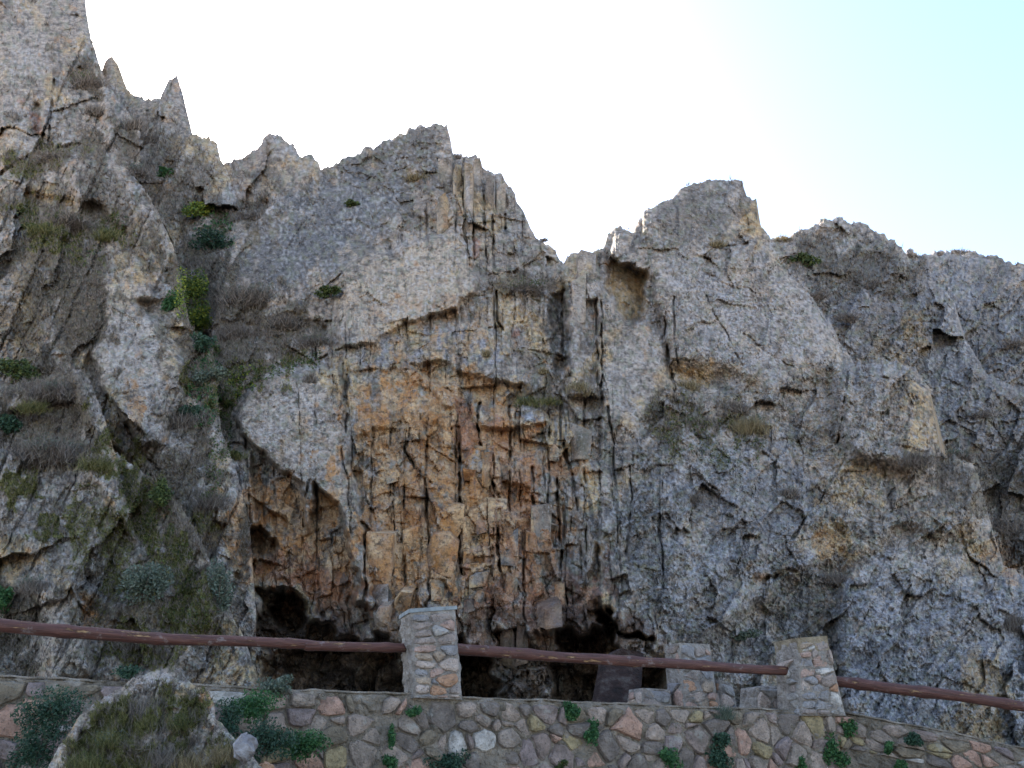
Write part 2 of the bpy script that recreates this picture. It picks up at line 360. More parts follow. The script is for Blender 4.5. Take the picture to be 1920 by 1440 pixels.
# traced cracks: polyline, width px, depth px
CRK = [
 ([(868,300),(870,380),(874,470),(878,480)], 2.2, 40), ([(884,295),(886,400),(890,500)], 1.6, 25), ([(905,310),(909,400),(912,520)], 1.8, 30),
 ([(946,400),(948,428)], 3, 45), ([(921,340),(924,460)], 1.3, 20), ([(835,330),(838,370)], 3, 30), ([(848,420),(852,470)], 1.5, 20),
 ([(930,545),(932,600),(942,620)], 2.6, 40), ([(1066,600),(1070,720)], 2.2, 30), ([(1118,560),(1122,740)], 2.2, 34), ([(1246,600),(1256,700),(1264,730)], 3, 40),
 ([(862,800),(862,900),(860,1040),(868,1080)], 2.8, 50), ([(800,900),(802,1000),(806,1140)], 1.6, 26), ([(740,900),(738,1000),(736,1080)], 1.3, 20),
 ([(936,960),(934,1040),(940,1080)], 2.8, 46), ([(955,760),(957,860),(955,960)], 2, 30), ([(998,880),(1003,980)], 2.4, 36), ([(900,760),(896,800),(905,860),(935,930)], 3.4, 50),
 ([(1028,770),(1030,860),(1026,960)], 1.8, 30), ([(1055,840),(1075,900),(1085,960)], 3, 40), ([(1045,900),(1050,1000),(1052,1090)], 2.6, 40),
 ([(685,1000),(683,1080),(688,1160)], 2.6, 40), ([(650,700),(648,820)], 1.2, 18), ([(570,990),(572,930),(580,900)], 2.6, 36), ([(768,800),(760,850),(800,900),(812,905)], 2.4, 30),
 ([(640,840),(652,900),(660,1000)], 1.1, 14), ([(560,720),(566,900)], .9, 8), ([(588,700),(592,800)], .9, 8), ([(1140,760),(1150,830)], 1.6, 22),
 ([(1180,870),(1185,960),(1170,1060)], 1.6, 16), ([(1240,900),(1236,1000),(1246,1100)], 1.6, 16), ([(1325,560),(1395,690)], 1.2, 14), ([(1450,480),(1530,580),(1580,660)], 1.4, 18),
 ([(1262,560),(1270,690)], 1.6, 18), ([(1300,505),(1440,560)], 1.3, 12), ([(1127,560),(1128,760)], 2.2, 34), ([(1380,620),(1500,700)], 1.4, 14), ([(1445,450),(1350,465),(1290,490)], 2, 20), ([(1590,700),(1570,840)], 2, 20), ([(1700,600),(1690,690)], 1.6, 18),
 ([(0,325),(60,292),(160,268)], 4, 30), ([(200,740),(265,850),(300,880)], 3, 30), ([(345,680),(350,740)], 3, 20), ([(250,330),(320,450),(320,520)], 4, 26),
 ([(100,150),(92,280)], 2.4, 22), ([(1590,700),(1740,720)], 2, 14), ([(1430,1090),(1480,1070),(1530,1060)], 4, 40),
]
CRN = .35 + .65 * sstep(-.25, .15, perlin(GX / 30, GY / 26, 77))
CRD = np.zeros(GX.shape, dtype=np.float32)
for pts, w, d in CRK:
    CRD = np.maximum(CRD, d * CRN * sstep(w * .8 + 1.6, w * .3, line_dist(pts)))
R_MAIN = BASE + DETC - CRD
R_LEFT = BASL + DETL - CRD
R_RIGHT = DETR + 14 * fbm(GX / 130, GY / 130, 401, 2)

# --- colour weights
NZ1 = fbm(GX / 40, GY / 60, 500, 4); NZ2 = fbm(GX / 14, GY / 20, 520, 3)
def paint(F, pts, k, soft=8, rag=1.):
    soft = int(soft * 1.5)
    m = blur(inpoly(pts), soft)
    rag = min(1., soft / 6)
    F[:] = np.maximum(F, k * sstep(.25, .75, m + rag * (1.1 * NZ1 + .55 * NZ2)) * sstep(.01, .12, m))
Z = lambda: np.zeros(GX.shape, dtype=np.float32)
ORA, SHD, MOS, PAL, TAN, BLK, RED, BLU, BRN = Z(), Z(), Z(), Z(), Z(), Z(), Z(), Z(), Z()
for p, k, s in (
  ([(650,810),(790,780),(880,740),(920,790),(1030,800),(1040,900),(1040,1050),(1000,1120),(700,1160),(680,1000),(650,900)], .85, 30),
  ([(650,700),(740,692),(850,758),(790,790),(650,800)], .7, 20), ([(640,600),(900,580),(980,700),(880,700),(640,700)], .42, 26), ([(1000,780),(1060,780),(1100,1080),(1040,1100)], .4, 20),
  ([(470,880),(570,930),(640,960),(700,1170),(480,1110),(370,1000),(370,960),(440,950)], .95, 8),
  ([(740,690),(900,680),(1000,740),(900,760),(860,760)], .6, 7),
  ([(1145,480),(1210,515),(1205,600),(1140,540)], .22, 4), ([(770,600),(880,605),(870,620),(780,612)], .6, 4),
  ([(145,1100),(190,1120),(185,1150),(160,1200)], 1, 3), ([(1330,1050),(1470,1080),(1440,1100)], .5, 6), ([(1525,990),(1590,1000),(1590,1050),(1530,1050)], .6, 6),
  ([(90,560),(190,500),(190,640),(100,640)], .6, 12), ([(1260,700),(1350,690),(1320,720)], .4, 6), ([(0,560),(40,560),(40,620),(0,640)], .5, 8),
  ([(235,700),(265,710),(260,790),(235,790)], .7, 5), ([(960,830),(1040,840),(1035,1000),(960,980)], .8, 8), ([(1840,1040),(1900,1000),(1940,1080),(1850,1090)], .6, 8),
  ([(430,260),(600,300),(510,390),(480,360)], .25, 12), ([(30,180),(75,200),(70,260)], .5, 6), ([(800,560),(900,590),(880,620),(790,600)], .4, 6)):
    paint(ORA, p, k, s)
for p, k, s in (
  ([(862,735),(893,745),(893,860),(862,860)], .9, 4), ([(900,800),(1040,830),(1060,1100),(940,1180),(900,1000)], .5, 14), ([(1050,1050),(1140,1100),(1150,1230),(1050,1200)], .8, 8),
  ([(20,180),(45,180),(48,200)], .9, 2), ([(50,205),(78,210),(75,265),(64,240)], 1, 2), ([(884,440),(897,440),(900,490),(886,480)], .9, 2), ([(960,610),(985,615),(975,640),(955,640)], .8, 3),
  ([(1120,1230),(1200,1220),(1190,1310),(1120,1310)], .9, 5), ([(1190,410),(1215,420),(1195,435)], .7, 2), ([(430,320),(480,360),(500,400),(450,380)], .35, 6),
  ([(860,1140),(950,1150),(930,1220),(862,1210)], .7, 6), ([(1100,540),(1090,600),(1110,640)], .3, 4), ([(700,900),(860,900),(860,1000),(700,980)], .35, 12)):
    paint(RED, p, k, s)
for p, k, s in (  # shade of caves, hollows and cracks painted dark into the rock
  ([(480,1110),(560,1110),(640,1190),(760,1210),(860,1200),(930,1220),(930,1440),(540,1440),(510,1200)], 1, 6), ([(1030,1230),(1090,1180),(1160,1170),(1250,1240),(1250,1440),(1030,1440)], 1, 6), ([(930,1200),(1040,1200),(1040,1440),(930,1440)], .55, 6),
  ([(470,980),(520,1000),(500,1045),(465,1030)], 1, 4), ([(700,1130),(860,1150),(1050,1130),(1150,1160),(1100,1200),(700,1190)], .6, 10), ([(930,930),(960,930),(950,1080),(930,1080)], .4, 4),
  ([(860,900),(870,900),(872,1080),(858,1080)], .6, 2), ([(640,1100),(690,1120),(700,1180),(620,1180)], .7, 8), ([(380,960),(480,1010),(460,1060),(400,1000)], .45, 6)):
    paint(SHD, p, k, s)
for p, k, s in (
  ([(190,790),(250,850),(300,960),(390,1080),(400,1200),(340,1180),(280,1040),(200,900)], 1, 9), ([(30,390),(180,420),(240,420),(210,470),(120,480),(40,430)], .8, 10),
  ([(0,880),(80,900),(90,940),(0,930)], 1, 7), ([(60,960),(120,980),(110,1040),(70,1010)], .8, 7), ([(130,720),(200,760),(180,780)], .8, 5), ([(300,1080),(390,1100),(380,1180),(310,1170)], 1, 8),
  ([(170,1150),(400,1170),(400,1240),(180,1240)], .55, 12), ([(340,680),(370,700),(365,760),(345,740)], .9, 5), ([(380,690),(600,650),(600,690),(500,700),(420,780),(380,760)], .6, 10),
  ([(1200,750),(1440,780),(1420,860),(1250,860)], .3, 14), ([(370,950),(410,980),(400,1010),(370,1000)], .7, 6), ([(0,300),(160,260),(160,280),(0,350)], .5, 6), ([(100,940),(200,900),(320,1140),(220,1140)], .5, 12)):
    paint(MOS, p, k, s)
for p, k, s in (
  ([(655,482),(740,470),(850,430),(893,490),(890,540),(770,600),(700,640),(640,655)], .75, 8), ([(490,710),(605,695),(650,840),(690,1130),(600,900),(510,870),(450,800)], .55, 10),
  ([(1126,600),(1240,640),(1200,790),(1130,780)], .5, 10), ([(1230,500),(1440,500),(1560,640),(1500,720),(1262,690)], .4, 14), ([(190,520),(235,460),(340,660),(300,830),(200,740)], .6, 10),
  ([(1620,1100),(1900,1060),(1900,1300),(1650,1300)], .45, 20), ([(0,0),(140,0),(100,200),(0,320)], .45, 14), ([(680,980),(740,1000),(740,1120),(690,1120)], .5, 6), ([(800,1000),(860,1000),(860,1080),(800,1080)], .45, 6),
  ([(50,1000),(80,1010),(160,1260),(90,1270)], .9, 5), ([(130,690),(175,700),(215,860),(290,1000),(250,1010),(160,880)], .7, 6), ([(10,880),(110,880),(130,960),(60,980)], .6, 6), ([(340,900),(380,1000),(420,1140),(400,1150),(350,1000)], .6, 4), ([(1380,440),(1430,430),(1440,470),(1350,480)], .3, 5), ([(140,300),(240,330),(260,420),(170,400)], .5, 8), ([(405,890),(460,890),(460,950),(405,950)], .5, 5)):
    paint(PAL, p, k, s)
for p, k, s in (
  ([(1145,482),(1212,515),(1205,600),(1172,600),(1140,540)], .8, 3), ([(1380,390),(1425,380),(1442,450),(1370,460)], .7, 6), ([(1690,590),(1740,585),(1745,660),(1690,680)], .9, 6), ([(1560,640),(1580,650),(1580,690),(1560,680)], .7, 3),
  ([(1710,700),(1745,725),(1768,860),(1700,860)], .9, 6), ([(1550,880),(1620,860),(1640,940),(1560,960)], .6, 10), ([(1085,880),(1130,860),(1125,980),(1095,990)], .7, 5), ([(1800,1240),(1880,1200),(1900,1400),(1790,1420)], .8, 8),
  ([(1360,1080),(1500,1060),(1480,1160),(1380,1160)], .45, 10), ([(1250,690),(1350,685),(1330,720),(1270,725)], .9, 4), ([(1525,960),(1600,980),(1600,1055),(1530,1055)], .8, 6), ([(1800,960),(1850,960),(1850,1090),(1810,1080)], .6, 6),
  ([(870,330),(920,330),(950,520),(880,480)], .4, 10), ([(0,420),(180,470),(160,640),(0,640)], .5, 14), ([(220,330),(330,480),(300,560),(240,440)], .6, 10), ([(970,560),(1060,580),(1050,640),(970,640)], .3, 8),
  ([(0,240),(60,240),(60,300),(0,320)], .5, 8), ([(430,310),(600,310),(500,390)], .45, 8), ([(1640,630),(1700,640),(1690,680),(1620,680)], .6, 5), ([(400,1200),(500,1220),(500,1300),(360,1300)], .7, 8), ([(970,800),(1040,790),(1040,860),(960,850)], .6, 6)):
    paint(TAN, p, k, s)
for p, k, s in (
  ([(1440,1080),(1600,1060),(1560,1200),(1600,1340),(1500,1320),(1440,1200)], .8, 14), ([(1740,690),(1800,700),(1790,750),(1745,740)], .8, 6), ([(1490,540),(1640,560),(1680,640),(1600,680),(1540,640)], .35, 14),  # first patch: the hollow's shade painted in together with dark lichen
  ([(1000,520),(1050,530),(1030,560),(950,550)], .5, 6), ([(1140,880),(1250,900),(1250,1180),(1150,1160)], .6, 14), ([(1180,1060),(1260,1060),(1270,1180),(1200,1200)], .5, 10), ([(100,450),(200,480),(200,640),(80,600)], .6, 10), ([(130,560),(200,540),(190,650),(120,660)], .5, 10),
  ([(600,320),(760,330),(690,480),(480,560),(430,450)], .3, 14), ([(1560,700),(1720,700),(1700,800),(1580,790)], .35, 14), ([(1200,740),(1380,760),(1400,900),(1200,880)], .4, 14), ([(1650,1240),(1800,1240),(1760,1320),(1620,1340)], .6, 10),
  ([(0,1080),(70,1080),(60,1280),(0,1280)], .7, 8), ([(170,1100),(300,1060),(300,1240),(190,1240)], .5, 10), ([(1030,560),(1065,540),(1066,700),(1040,700)], .7, 4), ([(250,400),(330,500),(320,540),(270,480)], .6, 8), ([(1195,605),(1240,600),(1250,640)], .4, 3),
  ([(1340,820),(1560,840),(1540,1000),(1400,980)], .3, 16), ([(1250,1130),(1400,1150),(1400,1230),(1280,1220)], .4, 12), ([(1040,1040),(1090,1040),(1100,1180),(1050,1180)], .5, 6), ([(140,100),(200,130),(190,170),(140,160)], .7, 6)):
    paint(BLK, p, k, s)
for p, k, s in (
  ([(640,650),(770,610),(900,610),(970,690),(880,700),(740,690),(650,698)], .8, 6), ([(735,684),(762,682),(870,755),(850,766)], .9, 1), ([(895,765),(1025,768),(1020,790),(900,790)], .8, 3), ([(880,1075),(915,1075),(910,1100),(885,1100)], .8, 2),  # shelf and ledge tops: bluish sky light painted into the colour
  ([(405,880),(470,860),(460,950),(405,950)], .5, 6), ([(1580,1080),(1990,1080),(1990,1440),(1620,1440)], .6, 24), ([(1240,500),(1560,560),(1500,720),(1260,690)], .5, 20), ([(1420,470),(1990,480),(1990,840),(1760,860),(1600,700)], .55, 24),
  ([(480,740),(640,760),(640,860),(500,860)], .45, 16), ([(600,318),(760,330),(690,480),(480,560),(420,440)], .6, 14), ([(1060,470),(1110,480),(1120,600),(1070,600)], .5, 6), ([(40,1000),(80,1010),(110,1100),(90,1200)], .6, 6), ([(1240,1060),(1440,1080),(1440,1300),(1240,1300)], .4, 20)):
    paint(BLU, p, k, s)

for p, k, s in (
  ([(30,370),(240,400),(240,470),(140,500),(40,460)], .8, 10), ([(120,480),(200,480),(200,640),(90,640)], .9, 10), ([(340,400),(440,430),(420,560),(600,560),(600,640),(420,760),(400,860),(340,860),(380,640),(310,560)], .8, 12),
  ([(0,640),(150,680),(200,780),(180,880),(0,880)], .8, 12), ([(0,300),(180,250),(200,290),(60,340)], .7, 6), ([(140,100),(200,130),(195,190),(140,170)], .8, 6), ([(180,820),(420,880),(440,1100),(400,1250),(180,1240),(250,1000)], .7, 12),
  ([(220,200),(300,260),(320,340),(230,330)], .5, 8), ([(0,1080),(70,1100),(60,1300),(0,1300)], .8, 8), ([(900,520),(1050,520),(1050,550),(950,560)], .6, 4), ([(960,720),(1130,720),(1130,770),(960,770)], .6, 6),
  ([(1440,430),(1700,470),(1760,560),(1560,560)], .5, 12), ([(1180,740),(1460,760),(1440,820),(1240,820)], .5, 10), ([(1640,840),(1900,860),(1980,1000),(1850,1000),(1700,880)], .5, 12), ([(430,380),(500,370),(520,420),(440,440)], .6, 6)):
    paint(BRN, p, k, s)
for p, k, s in (
  ([(0,420),(60,420),(190,470),(200,640),(120,680),(0,680)], .55, 14), ([(0,900),(200,900),(430,1150),(460,1300),(0,1300)], .3, 20), ([(340,430),(420,560),(430,800),(330,860)], .7, 12)):
    paint(BRN, p, k, s)
for p, k, s in (
  ([(600,318),(815,228),(850,300),(800,380),(690,480),(480,570),(400,600),(430,450)], .62, 12), ([(1190,430),(1330,335),(1400,345),(1390,400),(1330,450),(1260,480)], .5, 8), ([(1480,450),(1600,410),(1740,500),(1990,500),(1990,860),(1760,840),(1740,700),(1590,660)], .45, 16), ([(0,1000),(200,950),(440,1150),(440,1300),(0,1300)], .15, 16)):
    paint(BLK, p, k, s)
V1 = fbm(GX / 90, GY / 110, 610, 4); V2 = fbm(GX / 45, GY / 70, 620, 4); V3 = fbm(GX / 30, GY / 60, 630, 4); V4 = fbm(GX / 25, GY / 30, 640, 4)
for p, k, s in (
  ([(1468,470),(1700,470),(1760,560),(1990,520),(1990,1080),(1900,1070),(1850,950),(1830,868),(1766,850),(1742,725),(1716,686),(1604,680),(1578,640),(1530,562)], .5, 3),):
    paint(BLK, p, k, s)
for p, k, s in (
  ([(1440,470),(1530,566),(1578,645),(1590,700),(1540,690),(1500,600),(1430,520)], .7, 4), ([(1190,435),(1250,380),(1330,340),(1390,345),(1380,400),(1280,480)], .2, 6), ([(1600,1062),(1720,1022),(1830,1040),(1740,1090),(1620,1110)], .6, 6)):
    paint(PAL, p, k, s)
for F_, p, k, s in ((BRN, [(0,340),(200,300),(330,480),(350,560),(200,480),(180,640),(0,690)], .45, 16), (BRN, [(200,200),(300,240),(420,310),(430,440),(330,470),(240,330)], .45, 14),
  (TAN, [(640,640),(900,600),(1000,760),(1060,1000),(1000,1120),(690,1120),(650,900)], .55, 26), (TAN, [(655,482),(740,470),(850,430),(893,490),(890,550),(770,600),(700,640),(640,655)], .75, 10), (BLU, [(1200,800),(1540,830),(1560,1060),(1400,1300),(1240,1300),(1180,1000)], .6, 20), (BLU, [(1570,1060),(1990,1080),(1990,1450),(1600,1450)], .8, 14),
  (BLK, [(1600,1200),(1800,1180),(1800,1360),(1620,1340)], .45, 22), (BLK, [(1300,860),(1560,860),(1540,1040),(1300,1060)], .4, 22), (TAN, [(1560,640),(1740,600),(1760,860),(1700,870),(1640,700)], .4, 14), (ORA, [(690,880),(1040,860),(1030,1060),(900,1100),(690,1000)], 1., 18),
  (ORA, [(470,900),(570,950),(640,980),(690,1160),(480,1100),(400,1000)], 1., 8), (BRN, [(60,440),(200,440),(210,640),(80,660)], .7, 12), (BLK, [(120,500),(200,520),(200,640),(110,640)], .7, 10)):
    paint(F_, p, k, s)
paint(ORA, [(650,700),(860,690),(1020,790),(1060,1080),(1000,1150),(690,1150),(660,900)], .75, 16)
paint(SHD, [(470,1125),(700,1150),(860,1150),(1040,1120),(1160,1130),(1250,1210),(1240,1340),(500,1340)], .72, 12)
paint(RED, [(840,1100),(1150,1080),(1180,1200),(860,1240)], .8, 16); paint(RED, [(480,1040),(680,1060),(690,1180),(480,1120)], .7, 12)
FRESH = np.clip(ORA + SHD, 0, 1)
TAN[:] = np.maximum(TAN, .65 * sstep(.02, .3, V1) * (1 - .6 * FRESH) * (1 - .5 * mR)); PAL[:] = np.maximum(PAL, .35 * sstep(.05, .3, V2) * (1 - .5 * FRESH))
BLK[:] = np.maximum(BLK, .6 * sstep(.12, .34, V3) * (1 - .7 * PAL)); ORA[:] = np.maximum(ORA * (1 - .45 * sstep(.1, .34, V4)), .5 * sstep(.2, .42, V4) * (1 - mR * .6))
STK = sstep(.08, .4, perlin(GX / 8 + .6 * perlin(GX / 40, GY / 60, 660), GY / 150, 661)) * sstep(-.1, .25, perlin(GX / 60, GY / 90, 662))
BLK[:] = np.maximum(BLK, .8 * STK * blur(inpoly([(1040,760),(1260,800),(1300,1230),(1060,1200)]), 14) + .45 * STK * blur(inpoly([(600,460),(1060,460),(1260,760),(1060,1150),(680,1150),(480,900),(480,700)]), 14))
BRN[:] = np.maximum(BRN, .5 * sstep(.15, .4, fbm(GX / 40, GY / 26, 650, 3)) * (mL + .5 * mR))
for p, k, s in (
  ([(160,1330),(260,1300),(300,1450),(110,1450)], .7, 6), ([(310,1290),(390,1310),(400,1360),(320,1360)], .8, 6),):
    paint(MOS, p, k, s)
paint(PAL, [(250,1250),(350,1250),(350,1290),(270,1300)], .9, 3); paint(ORA, [(370,1285),(400,1290),(400,1340),(375,1340)], .8, 3)

SPM = .12 + .88 * sstep(-.3, .3, perlin(GX / 70, GY / 90, 801) + .5 * perlin(GX / 26, GY / 30, 802))
for p, k in (([(490,705),(605,685),(650,840),(690,1140),(592,908),(510,872),(440,790)], .55), ([(1126,540),(1255,640),(1262,730),(1130,790)], .3), ([(640,640),(900,600),(980,720),(650,700)], .5), ([(170,520),(235,440),(350,660),(300,830),(200,740)], .35)):
    SPM = SPM * (1 - k * blur(inpoly(p), 6)); sm = 1 - .85 * np.clip(ORA + SHD, 0, 1)
SB = SPM * sm * sstep(.12, .42, perlin(GX / 6.3, GY / 5.6, 811) + .35 * perlin(GX / 15, GY / 15, 812))
SD = (1.1 - .5 * SPM) * (.5 + .5 * sm) * sstep(.12, .4, perlin(GX / 7, GY / 6, 821) + .5 * perlin(GX / 17, GY / 19, 822))
SG = sm * sstep(.15, .4, perlin(GX / 12, GY / 10, 831) + .4 * perlin(GX / 40, GY / 40, 832))

# ------------------------------------------------------------------ materials
class NT:
    def __init__(s, name):
        s.m = bpy.data.materials.new(name); s.m.use_nodes = True; s.t = s.m.node_tree; s.t.nodes.clear()
        s.out = s.n('ShaderNodeOutputMaterial'); s.b = s.n('ShaderNodeBsdfPrincipled'); s.l(s.b.outputs[0], s.out.inputs['Surface'])
        s.b.inputs['Roughness'].default_value = .9
        try: s.b.inputs['Specular IOR Level'].default_value = .25
        except KeyError: pass
        s.pos = s.n('ShaderNodeNewGeometry').outputs['Position']
    def n(s, t): return s.t.nodes.new(t)
    def l(s, a, b): s.t.links.new(a, b)
    def put(s, sock, v):
        if isinstance(v, bpy.types.NodeSocket): s.l(v, sock)
        elif isinstance(v, tuple) and len(v) == 3: sock.default_value = (*v, 1)
        else: sock.default_value = v
    def noise(s, scale, detail=4, rough=.55, vec=None, dist=0):
        n = s.n('ShaderNodeTexNoise'); n.inputs['Scale'].default_value = scale; n.inputs['Detail'].default_value = detail
        n.inputs['Roughness'].default_value = rough; n.inputs['Distortion'].default_value = dist
        s.l(vec or s.pos, n.inputs['Vector']); return n.outputs['Fac']
    def vor(s, scale, feat='F1', vec=None):
        n = s.n('ShaderNodeTexVoronoi'); n.feature = feat; n.inputs['Scale'].default_value = scale
        s.l(vec or s.pos, n.inputs['Vector']); return n
    def mapr(s, v, a, b, c=0., d=1.):
        n = s.n('ShaderNodeMapRange'); n.interpolation_type = 'SMOOTHSTEP'
        for k, w in zip((0, 1, 2, 3, 4), (v, a, b, c, d)): s.put(n.inputs[k], w)
        return n.outputs[0]
    def math(s, op, a, b=0.):
        n = s.n('ShaderNodeMath'); n.operation = op; s.put(n.inputs[0], a); s.put(n.inputs[1], b); return n.outputs[0]
    def mix(s, f, a, b, mode='MIX'):
        n = s.n('ShaderNodeMix'); n.data_type = 'RGBA'; n.blend_type = mode
        s.put(n.inputs[0], f); s.put(n.inputs[6], a); s.put(n.inputs[7], b); return n.outputs[2]
    def ramp(s, f, stops):
        n = s.n('ShaderNodeValToRGB'); s.l(f, n.inputs[0]); e = n.color_ramp.elements
        while len(e) > 1: e.remove(e[0])
        e[0].position = stops[0][0]; e[0].color = (*stops[0][1], 1)
        for p, c in stops[1:]:
            q = e.new(p); q.color = (*c, 1)
        return n.outputs[0]
    def attr(s, name):
        n = s.n('ShaderNodeAttribute'); n.attribute_name = name
        x = s.n('ShaderNodeSeparateColor'); s.l(n.outputs['Color'], x.inputs[0]); return x.outputs
    def bump(s, h, strength, dist=.02, nrm=None):
        n = s.n('ShaderNodeBump'); n.inputs['Strength'].default_value = strength; n.inputs['Distance'].default_value = dist
        s.l(h, n.inputs['Height'])
        if nrm: s.l(nrm, n.inputs['Normal'])
        return n.outputs[0]

def rock_material():
    M = NT('rock')
    A = M.attr('wa'); B = M.attr('wb'); Cc = M.attr('wc')
    n_big = M.noise(.35, 5); n_mid = M.noise(2.4, 6, .62); n_fine = M.noise(11, 5, .7); n_spk = M.noise(26, 4, .75)
    # base: grey schist and quartzite with lichen
    base = M.ramp(n_mid, [(.3, (.075, .064, .054)), (.45, (.16, .138, .115)), (.58, (.235, .205, .17)), (.75, (.34, .3, .25))])
    base = M.mix(M.mapr(n_big, .35, .65, 0, .5), base, M.mix(1., base, (1.12, .95, .78), 'MULTIPLY'))
    jit = M.math('MULTIPLY', M.math('SUBTRACT', n_fine, .5), 1.1)
    jm = M.math('MULTIPLY', M.math('SUBTRACT', n_mid, .5), .8)
    def w(sock, a=.3, b=.7, k=1.):
        return M.math('MULTIPLY', M.mapr(M.math('ADD', M.math('ADD', sock, jit), jm), a, b), k)
    def ww(sock):        # a zero weight stays zero
        return M.math('MULTIPLY', w(sock, .15, .75), M.mapr(sock, .02, .3))
    blue = M.ramp(n_fine, [(.3, (.068, .072, .084)), (.5, (.175, .18, .198)), (.7, (.36, .365, .385))])
    c = M.mix(M.math('MULTIPLY', ww(Cc[1]), .75), base, blue)
    tan = M.ramp(n_mid, [(.3, (.15, .09, .038)), (.5, (.28, .195, .09)), (.7, (.41, .31, .165))])
    c = M.mix(M.math('MULTIPLY', ww(B[1]), .85), c, tan)
    pale = M.ramp(n_fine, [(.3, (.17, .145, .12)), (.48, (.29, .255, .22)), (.7, (.42, .385, .34))])
    c = M.mix(M.math('MULTIPLY', ww(B[0]), .6), c, pale)
    ora = M.ramp(M.noise(1.7, 7, .68, dist=.4), [(.28, (.07, .03, .012)), (.37, (.2, .085, .025)), (.44, (.3, .15, .048)), (.51, (.25, .15, .075)), (.58, (.39, .27, .145)), (.66, (.24, .18, .145)), (.76, (.42, .34, .27))])
    c = M.mix(M.math('MULTIPLY', ww(A[0]), .86), c, ora)
    red = M.ramp(n_mid, [(.3, (.07, .022, .014)), (.5, (.19, .075, .042)), (.7, (.33, .2, .14))])
    c = M.mix(M.math('MULTIPLY', ww(Cc[0]), .6), c, red)
    c = M.mix(1., c, (1.6, 1.52, 1.52), 'MULTIPLY')
    # lichen blotches: pale crusts and grey-green, thinned on fresh breaks and in painted cave shade
    fresh = M.math('MAXIMUM', A[0], M.math('MAXIMUM', A[1], Cc[0]))
    keep = M.mapr(fresh, .2, .8, 1., .12)
    li = M.math('MULTIPLY', M.mapr(M.noise(5.5, 6, .72), .54, .66), M.math('MULTIPLY', keep, .62))
    c = M.mix(li, c, M.ramp(n_spk, [(.35, (.22, .23, .17)), (.6, (.42, .43, .37))]))
    li2 = M.math('MULTIPLY', M.mapr(M.vor(17).outputs['Distance'], .3, .14), M.math('MULTIPLY', M.mapr(M.noise(3.1, 3), .5, .62), M.math('MULTIPLY', keep, .7)))
    c = M.mix(li2, c, (.5, .48, .46))
    yl = M.math('MULTIPLY', M.mapr(M.noise(4.2, 5, .7, dist=.3), .62, .7), M.math('MULTIPLY', keep, .35))
    c = M.mix(yl, c, (.3, .26, .1))
    # dark crusts and pits, then the painted shade of hollows and caves
    dk = M.math('MULTIPLY', M.mapr(M.noise(8.5, 6, .74), .54, .63), .72)
    c = M.mix(dk, c, (.042, .038, .035))
    c = M.mix(M.math('MULTIPLY', M.mapr(n_spk, .54, .64), .55), c, (.045, .04, .036))
    c = M.mix(M.math('MULTIPLY', ww(B[2]), .72), c, M.ramp(n_fine, [(.36, (.018, .018, .017)), (.52, (.055, .054, .052)), (.68, (.14, .135, .13))]))
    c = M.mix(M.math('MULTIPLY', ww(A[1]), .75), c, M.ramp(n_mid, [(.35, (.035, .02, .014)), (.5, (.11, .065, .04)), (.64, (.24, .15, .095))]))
    spk = M.math('MULTIPLY', M.mapr(M.noise(19, 5, .8), .57, .65), M.math('MULTIPLY', M.math('ADD', .3, M.math('MULTIPLY', Cc[1], .35)), M.math('SUBTRACT', 1., M.math('MULTIPLY', A[1], .8))))
    c = M.mix(spk, c, (.5, .48, .48))
    S_ = M.attr('ws')
    c = M.mix(M.math('MULTIPLY', S_[2], .45), c, (.2, .2, .13))
    c = M.mix(M.math('MULTIPLY', S_[1], .62), c, M.mix(1., c, (.2, .2, .21), 'MULTIPLY'))
    c = M.mix(M.math('MULTIPLY', S_[0], .45), c, (.5, .475, .47))
    g1 = M.noise(7.5, 6, .82); g2 = M.noise(6.2, 6, .85)
    c = M.mix(M.math('MULTIPLY', M.mapr(g1, .535, .6), .6), c, M.mix(1., c, (.3, .3, .31), 'MULTIPLY'))
    c = M.mix(M.math('MULTIPLY', M.mapr(g2, .56, .62), M.math('SUBTRACT', .5, M.math('MULTIPLY', fresh, .38))), c, (.5, .47, .46))
    br = M.ramp(n_fine, [(.35, (.03, .022, .012)), (.52, (.085, .066, .036)), (.7, (.19, .155, .095))])
    c = M.mix(M.math('MULTIPLY', ww(Cc[2]), .7), c, br)
    mo = M.ramp(n_fine, [(.35, (.035, .035, .01)), (.5, (.1, .1, .022)), (.66, (.2, .185, .045))])
    c = M.mix(M.math('MULTIPLY', ww(A[2]), .9), c, mo)
    M.l(c, M.b.inputs['Base Color'])
    h = M.math('ADD', M.math('MULTIPLY', n_fine, 1.2), M.math('MULTIPLY', n_spk, .55))
    h = M.math('ADD', h, M.math('MULTIPLY', M.vor(9).outputs['Distance'], .5))
    M.l(M.bump(h, .8, .06), M.b.inputs['Normal'])
    M.b.inputs['Roughness'].default_value = .88
    return M.m
ROCK = rock_material()

